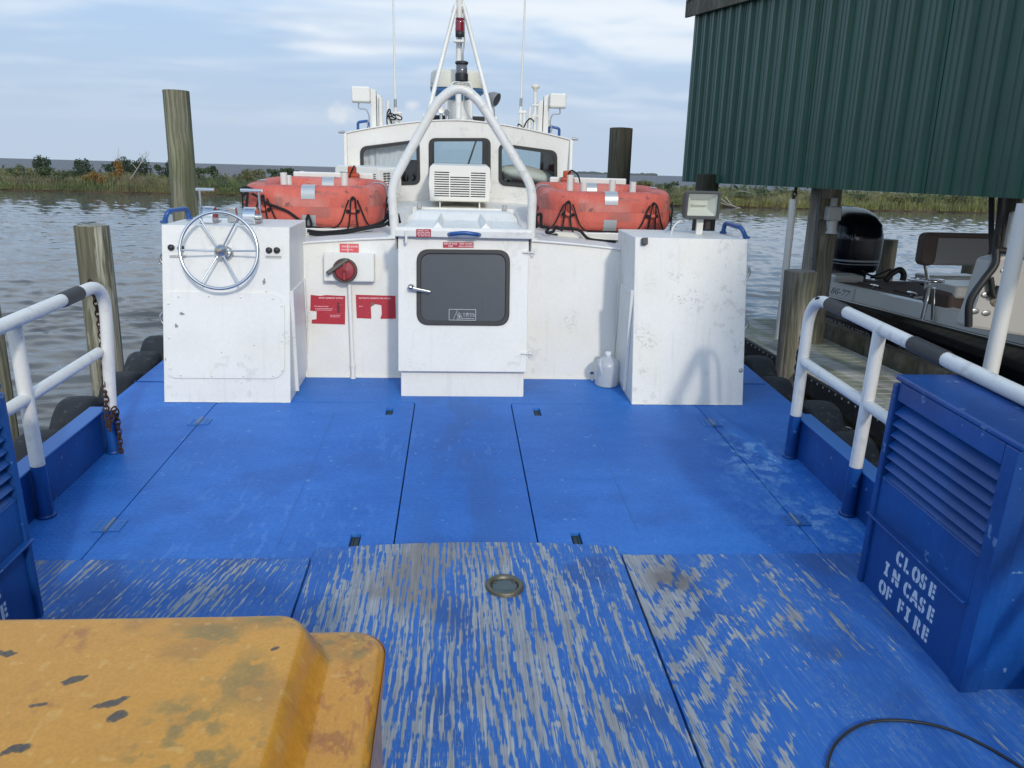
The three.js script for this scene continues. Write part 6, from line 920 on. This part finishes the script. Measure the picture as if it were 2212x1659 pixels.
// ---------------------------------------------------------------- wheelhouse
const WZ = -7.0, WF = -9.0;
{
  const t = thing('wheelhouse', 'white wheelhouse with three black framed aft windows', 'wheelhouse', V(CX, 0.93, -8)), xl = -0.905, xr = 0.955;
  const roofAt = (x) => 1.605 - 0.125 * Math.pow(Math.abs(x - 0.02) / 0.92, 1.7);
  const outline = () => { const p = [[xl - 0.02, 0.86], [xr + 0.02, 0.86]]; for (let i = 0; i <= 20; i++) { const x = lerp(xr, xl, i / 20); p.push([x, roofAt(x) - 0.004]); } return p; };
  const win = { left: [[777, 317], [906, 301], [908, 399], [779, 402]], middle: [[926, 298], [1060, 298], [1060, 402], [926, 402]], right: [[1077, 309], [1204, 326], [1204, 412], [1077, 400]] };
  const aft = poly(outline()), polys = {};
  for (const [k, q] of Object.entries(win)) { const p = q.map(([u, v]) => { const w = bz(u, v, WZ + 0.012); return [w.x, w.y]; }); polys[k] = p; const c = [0, 1].map((i) => p.reduce((s, e) => s + e[i], 0) / 4); const ins = p.map((e) => [e[0] + Math.sign(c[0] - e[0]) * 0.014, e[1] + Math.sign(c[1] - e[1]) * 0.014]); aft.holes.push(roundPoly(ins, 0.05, THREE.Path)); }
  part('aft_wall', prismZ(aft, WZ - 0.025, WZ, 0.003), M.white, t);
  for (const [k, p] of Object.entries(polys)) {
    const c = [0, 1].map((i) => p.reduce((s, e) => s + e[i], 0) / 4), ins = (d) => p.map((e) => [e[0] + Math.sign(c[0] - e[0]) * d, e[1] + Math.sign(c[1] - e[1]) * d]);
    const fs = roundPoly(p, 0.06); fs.holes.push(roundPoly(ins(0.024), 0.045, THREE.Path)); const w = part('window', prismZ(fs, WZ - 0.01, WZ + 0.012, 0.004), M.gasket, t);
    part('pane', prismZ(roundPoly(ins(0.02), 0.045), WZ - 0.006, WZ - 0.003, 0), phy([0.90, 0.93, 0.93], 0.03, { transmission: 1, thickness: 0 }), w);
  }
  // windscreen side
  const fw = poly(outline()); const fq = [[[-0.78, 1.08], [-0.36, 1.08], [-0.36, 1.40], [-0.78, 1.35]], (() => { const a = bz(938, 300, WF), b = bz(1042, 300, WF); return [[a.x, 1.05], [b.x, 1.05], [b.x, a.y], [a.x, a.y]]; })(), (() => { const a = bz(1074, 309, WF), b = bz(1168, 320, WF); return [[a.x, 1.05], [b.x, 1.05], [b.x, b.y - 0.005], [a.x, a.y]]; })()];
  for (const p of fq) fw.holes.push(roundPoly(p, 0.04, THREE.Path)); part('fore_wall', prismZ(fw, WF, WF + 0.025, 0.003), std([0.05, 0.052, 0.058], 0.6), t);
  for (const p of fq) part('windscreen', prismZ(roundPoly(p, 0.035), WF + 0.008, WF + 0.012, 0), phy([0.80, 0.86, 0.88], 0.03, { transmission: 1, thickness: 0 }), t);
  for (const [s, x] of [[-1, xl], [1, xr]]) part('side_wall', prismX(poly([[WZ + 0.10, 0.86], [WF, 0.86], [WF, 1.475], [WZ + 0.02, 1.475]]), Math.min(x, x + s * 0.025), Math.max(x, x + s * 0.025), 0.003), M.white, t);
  part('roof', prismZ(poly([...Array.from({ length: 21 }, (_, i) => { const x = lerp(xl - 0.004, xr + 0.004, i / 20); return [x, roofAt(x) - 0.003]; }), ...Array.from({ length: 21 }, (_, i) => { const x = lerp(xr + 0.004, xl - 0.004, i / 20); return [x, roofAt(x) + 0.008]; })]), WF - 0.05, WZ + 0.012, 0.003), M.white, t);
  for (const [s, x] of [[-1, xl], [1, xr]]) part('grab_rod', sweep([[x + s * 0.02, 1.485, WZ], [x + s * 0.07, 1.482, WZ]], (q) => 0.013 - 0.005 * q, 8), M.galv, t);
  for (const [s, x] of [[-1, xl], [1, xr]]) part('roof_handle', sweep(bent([[x - s * 0.05, 1.49, WZ - 0.35], [x - s * 0.05, 1.565, WZ - 0.35], [x - s * 0.14, 1.58, WZ - 0.35], [x - s * 0.14, 1.5, WZ - 0.35]], 0.02), 0.012, 8), M.handle, t);
  part('base_bead', sweep([[xl, roofY(xl, WZ) + 0.008, WZ + 0.004], [CX, roofY(CX, WZ) + 0.008, WZ + 0.004], [xr, roofY(xr, WZ) + 0.008, WZ + 0.004]], 0.008, 6), M.white, t);
  part('dashboard', [rbox(xl + 0.03, xr - 0.03, 0.95, 1.10, WF + 0.03, WF + 0.5, 0.02)], M.black, t);
  part('inner_lining', [box(xl + 0.003, xl + 0.01, 0.96, 1.47, WF + 0.03, WZ - 0.03), box(xr - 0.01, xr - 0.003, 0.96, 1.47, WF + 0.03, WZ - 0.03), box(xl + 0.02, xr - 0.02, 0.965, 0.972, WF + 0.03, WZ - 0.04)], std([0.06, 0.062, 0.07], 0.8), t);
  for (const [a, b] of [[[1029, 302], [1008, 365]], [[1166, 308], [1176, 372]]]) part('wiper', sweep([bz(...a, WF - 0.03), bz(...b, WF - 0.03)], 0.010, 6), M.black, t);
  // things seen inside
  const cl = bz(780, 310, WZ - 0.09), cr = bz(893, 310, WZ - 0.09);
  solo('curtain', 'pale grey curtain hanging inside the port aft window', 'curtain', V((cl.x + cr.x) / 2, 1.02, WZ - 0.09), grid(70, 12, (s, v) => { const tie = 1 - 0.28 * sst(0.9, 0.2, v) * s, x = lerp(cl.x, cl.x + (cr.x - cl.x) * 1.0, s * tie), y = lerp(1.00, 1.43, v); return [x, y, WZ - 0.09 + 0.013 * Math.sin(s * 46) * (0.6 + 0.4 * Math.sin(s * 7)) + 0.008 * Math.sin(s * 17 + 2)]; }), phy([0.80, 0.78, 0.82], 0.95, { side: THREE.DoubleSide }));
  const pc = bz(1140, 378, WZ - 0.28); const pil = sphere([0, 0, 0], 0.27, 0.075, 0.17, 28); { const P = pil.attributes.position; for (let i = 0; i < P.count; i++) { const x = P.getX(i), y = P.getY(i), z = P.getZ(i); const k = 1 + 0.16 * (fbm(x * 14 + 3, z * 14 + y * 20, 3) - 0.5); P.setXYZ(i, x, y * k * (1 - 0.25 * (x / 0.27) ** 4), z * k); } pil.computeVertexNormals(); } pil.rotateZ(-0.16); pil.translate(pc.x, pc.y, pc.z);
  solo('pillow', 'pale rumpled pillow behind the starboard aft window', 'pillow', V(pc.x, pc.y - 0.07, pc.z), pil, std([0.82, 0.81, 0.74], 0.95));
  solo('bunk_cushion', 'dark cushion under the pillow inside the wheelhouse', 'cushion', V(pc.x, 0.975, pc.z), [rbox(pc.x - 0.3, pc.x + 0.38, 0.975, pc.y - 0.055, pc.z - 0.25, pc.z + 0.2, 0.05, 3)], std([0.04, 0.042, 0.055], 0.9));
  const mb = bz(898, 372, WZ - 0.4); solo('dark_screen', 'dark monitor seen through the port aft window', 'monitor', V(mb.x, 0.975, mb.z), [rbox(mb.x - 0.09, mb.x + 0.14, 0.975, 1.26, mb.z - 0.06, mb.z, 0.02)], std([0.05, 0.055, 0.065], 0.35));
}
// ---------------------------------------------------------------- air conditioners
function aircon(label, base, w, h, d, turn, front) {
  const t = thing('air_conditioner', label, 'air conditioner', base), X = (g) => { g.rotateY(turn); g.translate(base.x, base.y, base.z); return g; };
  const face = roundPoly([[-w / 2 + 0.012, 0.03], [w / 2 - 0.012, 0.03], [w / 2, h * 0.5], [w / 2 - 0.01, h], [-w / 2 + 0.01, h], [-w / 2, h * 0.5]], 0.03);
  const rows = 11, top = h - 0.045, bot = 0.055, ph = (top - bot) / rows, cols = [[-w / 2 + 0.045, -w / 6 - 0.004], [-w / 6 + 0.006, w / 6 - 0.006], [w / 6 + 0.004, w / 2 - 0.045]];
  for (let i = 0; i < rows; i++) for (const [k, [a, b]] of cols.entries()) if (!(k === 1 && i > rows - 3)) face.holes.push(poly(rect(a, bot + i * ph + ph * 0.28, b, bot + i * ph + ph * 0.72)));
  const sh = part('shroud', [X(prismZ(face, -0.02, 0, 0.003))], M.acWhite, t);
  part('casing', [X(prismZ(roundPoly([[-w / 2 + 0.014, 0.035], [w / 2 - 0.014, 0.035], [w / 2 - 0.002, h * 0.5], [w / 2 - 0.012, h - 0.002], [-w / 2 + 0.012, h - 0.002], [-w / 2 + 0.002, h * 0.5]], 0.03), -d, -0.045, 0.012)), X(prismZ((() => { const s = roundPoly([[-w / 2 + 0.012, 0.032], [w / 2 - 0.012, 0.032], [w / 2, h * 0.5], [w / 2 - 0.01, h], [-w / 2 + 0.01, h], [-w / 2, h * 0.5]], 0.03); s.holes.push(roundPoly([[-w / 2 + 0.03, 0.05], [w / 2 - 0.03, 0.05], [w / 2 - 0.02, h - 0.02], [-w / 2 + 0.02, h - 0.02]], 0.02, THREE.Path)); return s; })(), -0.05, -0.018, 0))], M.acWhite, t);
  part('coil', X(box(-w / 2 + 0.03, w / 2 - 0.03, 0.05, h - 0.02, -0.044, -0.036)), std([0.05, 0.05, 0.05], 0.7), t);
  part('bottom_trim', X(rbox(-w / 2 + 0.008, w / 2 - 0.008, 0.022, 0.042, -d, 0.004, 0.008)), M.cream, t);
  for (const x of [-w * 0.32, w * 0.32]) part('foot', X(rbox(x - 0.006, x + 0.006, -0.03, 0.03, -d * 0.6, -0.02, 0.002)), M.acWhite, t);
  const sl = []; for (const s of [-1, 1]) for (let i = 0; i < 8; i++) for (let k = 0; k < 2; k++) sl.push(X(rbox(s * (w / 2 - 0.002) - 0.004, s * (w / 2 - 0.002) + 0.004, h * 0.3 + i * 0.02, h * 0.3 + i * 0.02 + 0.008, -d * 0.28 - k * 0.05, -d * 0.28 - k * 0.05 + 0.035, 0.001, 1))); part('side_vent', sl, M.black, t);
}
{ const a = bz(926, 440, -6.5), b = bz(1060, 440, -6.5), c = bz(990, 358, -6.5); aircon('white slatted air conditioner standing before the middle wheelhouse window', V((a.x + b.x) / 2, roofY(0, -6.5) + 0.035, -6.5), b.x - a.x, c.y - roofY(0, -6.5) - 0.035, 0.40, 0, true);
  aircon('white slatted air conditioner half hidden behind the console side float', V(-0.80, roofY(-0.8, -6.85) + 0.05, -6.72), 0.46, 0.27, 0.30, -0.55, false); 
  const p = bz(653, 384, -6.72), v = thing('vent_elbow', 'white plastic vent elbow poking up behind the float', 'vent', V(p.x, roofY(p.x, -6.72), -6.72)); part('pipe', sweep(spline([V(p.x - 0.03, roofY(p.x, -6.72), -6.72), V(p.x - 0.03, p.y - 0.01, -6.72), V(p.x - 0.005, p.y + 0.02, -6.72), V(p.x + 0.05, p.y + 0.005, -6.72)], 20), 0.032, 12), M.pvc, v); part('collar', cyl([p.x + 0.04, p.y + 0.01, -6.72], [p.x + 0.075, p.y - 0.004, -6.72], 0.04), M.pvc, v); }
// ---------------------------------------------------------------- mast, radar, antennas, lights on the roof
{
  const z = -7.55, q = (u, v, zz = z) => bz(u, v, zz), ry = (x) => 1.615 - 0.125 * Math.pow(Math.abs(x - 0.02) / 0.92, 1.7), foot = q(990, 262), tp = q(993, -30), t = thing('tripod_mast', 'white tripod mast on the wheelhouse roof', 'mast', V(foot.x, ry(0), z));
  part('pole', sweep([V(foot.x, ry(foot.x), z), tp], 0.027, 12), M.whitePipe, t);
  const ap = q(993, 14); for (const [u, v] of [[921, 252], [1066, 275]]) { const f = q(u, v, z + 0.28); f.y = ry(f.x); part('leg', sweep([f, V(ap.x + (u < 993 ? -0.035 : 0.035), ap.y, z + 0.02)], 0.019, 10), M.whitePipe, t); part('leg_foot', rbox(f.x - 0.03, f.x + 0.03, f.y - 0.004, f.y + 0.05, f.z - 0.02, f.z + 0.02, 0.006), M.whitePipe, t); }
  part('gusset', [prismZ(poly([[ap.x - 0.075, ap.y - 0.05], [ap.x + 0.075, ap.y - 0.05], [ap.x + 0.03, ap.y + 0.06], [ap.x - 0.03, ap.y + 0.06]]), z - 0.006, z + 0.006, 0.002)], M.whitePipe, t);
  part('cable', [sweep(spline([q(1002, 20, z + 0.04), q(1003, 90, z + 0.035), q(1000, 120, z + 0.05), q(1003, 170, z + 0.035), q(1003, 230, z + 0.035), q(1012, 250, z + 0.04), q(1024, 262, z + 0.04)], 50), 0.006, 6)], M.galv, t);
  part('lamp_arm', [rbox(ap.x - 0.05, ap.x + 0.04, q(993, 88).y - 0.02, q(993, 88).y, z, z + 0.11, 0.004)], M.whitePipe, t);
  const lc = q(993, 80, z + 0.08), lt = q(993, 39, z + 0.08), H = lt.y - lc.y, l = thing('red_mast_light', 'red lensed light on the white tripod mast', 'light', lc.clone());
  part('base', lathe([[0, 0], [0.036, 0], [0.038, H * 0.3], [0, H * 0.3]], lc, 'y', 20), M.black, l); part('lens', lathe([[0.037, H * 0.3], [0.04, H * 0.4], [0.037, H * 0.55], [0.039, H * 0.75], [0.036, H * 0.92], [0, H * 0.95]], lc, 'y', 20), phy([0.20, 0.012, 0.025], 0.15, { clearcoat: 0.6 }), l); part('cap', lathe([[0.037, H * 0.94], [0.037, H], [0, H]], lc, 'y', 20), std([0.15, 0.02, 0.03], 0.4), l);
  // radar pedestal and dome
  const rz = -7.95, a = bz(962, 262, rz), b = bz(1020, 262, rz), pt = bz(990, 222, rz); 
  solo('radar_pedestal', 'white box pedestal under the radar dome', 'pedestal', V((a.x + b.x) / 2, ry(0), rz), [rbox(a.x, b.x, ry(0) - 0.01, bz(990, 196, rz).y, rz - 0.12, rz + 0.12, 0.008)], M.white);
  const rl = bz(929, 190, rz), rr = bz(1046, 190, rz), R = (rr.x - rl.x) / 2, yb2 = bz(990, 188, rz + R).y, yt2 = bz(990, 150, rz + R).y, rc = V((rl.x + rr.x) / 2, yb2, rz), rd = thing('radar_dome', 'cream and blue drum radar dome behind the mast', 'radar', V(rc.x, bz(990, 199, rz).y, rz)), hh = yt2 - yb2;
  part('drum', lathe([[R * 0.99, 0], [R, 0.01], [R * 0.985, hh * 0.5], [R * 0.96, hh * 0.86], [R * 0.92, hh * 0.97], [R * 0.8, hh * 1.03], [0, hh * 1.06]], rc, 'y', 48), M.cream, rd);
  part('blue_base', lathe([[0, -0.115], [R * 0.62, -0.105], [R * 0.97, -0.045], [R * 1.0, -0.004], [0, 0]], rc, 'y', 48), std([0.045, 0.13, 0.27], 0.45), rd);
  const lt2 = canvasTex(1024, 64, (g, w, h) => { g.fillStyle = '#dcd7c6'; g.fillRect(0, 0, w, h); g.fillStyle = '#24365e'; g.font = 'bold 60px sans-serif'; g.textBaseline = 'middle'; g.fillText('ic', 60, 34); g.fillText('-U', 892, 34); });
  part('lettering', grid(30, 1, (u, v) => { const an = lerp(-0.5, 0.5, u) * 2.75; return [rc.x + Math.sin(an) * (R * 1.004), rc.y + hh * 0.10 + v * hh * 0.24, rc.z + Math.cos(an) * (R * 1.004)]; }), std(0xffffff, 0.4, { map: lt2 }), rd);
  // dark roof hatch strip behind the pedestal
  { const A = bz(918, 262, -8.3), B = bz(1058, 262, -8.3); solo('roof_hatch', 'dark hatch coaming on the wheelhouse roof behind pedestal', 'hatch', V(0.02, ry(0), -8.3), [rbox(A.x + 0.02, B.x - 0.03, ry(0) - 0.005, bz(990, 250, -8.3).y, -8.6, -8.3, 0.008)], M.black); }
  // spotlights
  const spot = (label, u, v, r, zz, dir, mat, glass) => { const p = bz(u, v, zz), D = V(...dir).normalize(), o = thing('spotlight', label, 'spotlight', V(p.x, ry(p.x), zz)), qn = new THREE.Quaternion().setFromUnitVectors(V(0, 1, 0), D); const L = (pr) => { const g = lathe(pr, [0, 0, 0], 'y', 24); g.applyQuaternion(qn); g.translate(p.x, p.y, p.z); return g; };
    part('shell', L([[0, -r * 1.1], [r * 0.55, -r * 1.0], [r * 0.9, -r * 0.35], [r, r * 0.3], [r * 1.03, r * 0.45], [r * 0.9, r * 0.45]]), mat, o); part('lens', L([[0, r * 0.36], [r * 0.9, r * 0.40]]), glass, o); part('stand', [sweep([p.clone().addScaledVector(D, -r * 0.4), V(p.x, ry(p.x), zz)], 0.014, 8)], M.galv, o); };
  spot('chrome spotlight with pale lens beside the radar pedestal', 953, 241 - 30 + 28, 0.028, -7.75, [0.1, 0.2, 1], M.steelDull, std([0.55, 0.50, 0.47], 0.3));
  spot('small round chrome horn lamp low by the radar pedestal', 966, 279 - 36, 0.028, -7.7, [-0.2, -0.1, 1], M.steelDull, std([0.30, 0.31, 0.33], 0.2, { metalness: 0.6 }));
  spot('grey cylindrical searchlight beside the tripod leg', 1068, 213, 0.062, -7.8, [0.75, -0.35, 0.45], std([0.22, 0.225, 0.23], 0.5), std([0.06, 0.06, 0.065], 0.25));
  { const p = bz(1062, 262, -7.75); solo('roof_vent', 'white cylinder vent on the roof beside the tripod leg', 'vent', V(p.x, ry(p.x), -7.75), [lathe([[0.045, -0.02], [0.045, 0.05], [0.04, 0.06], [0, 0.062]], [p.x - 0.02, ry(p.x), -7.75], 'y', 20)], M.white); }
  // flood lamps on plates, antenna mounts, whips
  const flood = (label, u0, v0, u1, v1, zz, s) => { const A = bz(u0, v0, zz), B = bz(u1, v1, zz), o = thing('roof_floodlight', label, 'floodlight', V(B.x, ry(s < 0 ? A.x : B.x), zz));
    part('housing', prismZ(roundPoly(rect(A.x, B.y, B.x, A.y), 0.018), zz - 0.07, zz + 0.03, 0.012), M.acWhite, o); part('lens_frame', prismZ(roundPoly(rect(A.x + 0.004, B.y - 0.008, B.x - 0.004, B.y + 0.012), 0.006), zz - 0.06, zz + 0.02, 0.004), M.galv, o);
    const m = s < 0 ? B.x : A.x, inb = -s; const pl = (x0, w, yt) => prismZ(poly([[x0, ry(x0) - 0.01], [x0 + inb * w, ry(x0 + inb * w) - 0.01], [x0 + inb * w, yt - 0.015], [x0, yt]]), zz - 0.12, zz - 0.03, 0.003);
    part('mount_plate', [pl(m, 0.045, A.y - 0.01)], M.white, o); part('mount_plate', [pl(m + inb * 0.052, 0.035, A.y - 0.055)], M.white, o);
    const cx = (A.x + B.x) / 2; part('flex', sweep(spline([V(cx + s * 0.02, B.y, zz), V(cx + s * 0.02, B.y - 0.05, zz), V(cx - s * 0.04, B.y - 0.06, zz), V(m + s * 0.012, B.y - 0.13, zz), V(m + s * 0.03, B.y - 0.18, zz), V(m + s * 0.006, B.y - 0.23, zz)], 26), 0.005, 6), M.galv, o); };
  flood('white roof floodlight box on plates at the console side', 759, 186, 800, 221, -7.3, -1); flood('white roof floodlight box on plates at the locker side', 1188, 201, 1222, 233, -7.3, 1);
  const post = (label, u, v, r, zz = -7.3) => { const p = bz(u, v, zz); solo('antenna_post', label, 'antenna mount', V(p.x, ry(p.x), zz), [cyl(V(p.x, ry(p.x) - 0.01, zz), p, r, r, 14)], M.whitePipe); };
  post('stout white stub post beside the console side roof floodlight', 822, 210, 0.019); post('short white stub post wrapped by black cable', 838, 218, 0.018); post('white stub post between whip antenna and mushroom antenna', 1145, 232, 0.014);
  const whip = (label, u0, v0, u1, v1, zz) => { const a = bz(u0, v0, zz), b = bz(u1, v1, zz), f = V(a.x, ry(a.x) - 0.01, zz), o = thing('whip_antenna', label, 'antenna', f); part('mount', [cyl(f, a, 0.016, 0.014, 12), cyl(V(a.x + 0.034, f.y, zz), V(a.x + 0.034, a.y - 0.03, zz), 0.016), rbox(a.x - 0.02, a.x + 0.055, a.y - 0.055, a.y - 0.035, zz - 0.02, zz + 0.02, 0.005)], M.whitePipe, o); const c = a.clone().lerp(b, 0.075); part('ferrule', sweep([a, c], 0.012, 10), M.galv, o); part('whip', sweep([c, b, b.clone().addScaledVector(b.clone().sub(c).normalize(), 0.9)], (k) => 0.0085 - 0.003 * k, 8), M.acWhite, o); };
  whip('long white whip antenna rising by the coiled black cable', 854, 232, 849, -20, -7.35); whip('long white whip antenna rising by the mushroom antenna', 1125, 230, 1135, -20, -7.35);
  { const a = bz(1157, 182, -7.35), f = V(bz(1156, 240, -7.35).x, ry(0.62) - 0.02, -7.35), o = thing('mushroom_antenna', 'cream mushroom shaped antenna on a white pipe', 'antenna', f), y = bz(1157, 196, -7.35).y; part('mast_pipe', [sweep([f, V(a.x, y, -7.35)], 0.014, 10), rbox(f.x - 0.03, f.x + 0.05, f.y + 0.12, f.y + 0.135, -7.38, -7.33, 0.004), rbox(f.x - 0.03, f.x + 0.05, f.y + 0.21, f.y + 0.225, -7.38, -7.33, 0.004), cyl(V(f.x + 0.036, f.y - 0.02, -7.35), V(f.x + 0.036, f.y + 0.25, -7.35), 0.017)], M.whitePipe, o); const H2 = a.y - y; part('dome', lathe([[0.014, -0.01], [0.018, H2 * 0.2], [0.036, H2 * 0.5], [0.037, H2 * 0.75], [0.026, H2 * 0.97], [0, H2 * 1.05]], V(a.x, y, -7.35), 'y', 24), M.cream, o); }
  const br = (label, pts, zz) => { const P = pts.map(([u, v]) => bz(u, v, zz)); solo('brace', label, 'brace', P[0], [prismZ(poly(P.map((p) => [p.x, p.y])), zz - 0.03, zz, 0.003)], M.white); };
  br('slanting white brace plate under the mushroom antenna', [[1120, 282], [1136, 285], [1160, 248], [1154, 242]], -7.32); br('slanting white brace plate below the coiled black cable', [[838, 280], [870, 274], [858, 250], [842, 252]], -7.34); br('wedge shaped white brace between roof posts at the locker side', [[1165, 288], [1186, 294], [1186, 208], [1160, 232]], -7.4);
  const cb = (label, pts, zz, r) => solo('antenna_cable', label, 'cable', bz(pts[0][0], pts[0][1], zz), [sweep(spline(pts.map(([u, v]) => bz(u, v, zz)), 60), r, 6)], M.rope);
  cb('coiled black antenna cable wrapped round the short stub post', [[840, 278], [836, 264], [838, 240], [842, 236], [846, 250], [856, 248], [868, 254], [866, 259], [850, 254], [838, 250], [846, 258], [856, 256], [850, 247], [840, 246], [846, 268], [838, 280]], -7.26, 0.0055);
  cb('black antenna cable looping over the brace at the locker side', [[1118, 282], [1120, 268], [1126, 272], [1130, 277], [1138, 262], [1146, 256], [1154, 263]], -7.28, 0.0055);
}
renderer.render(scene, camera);
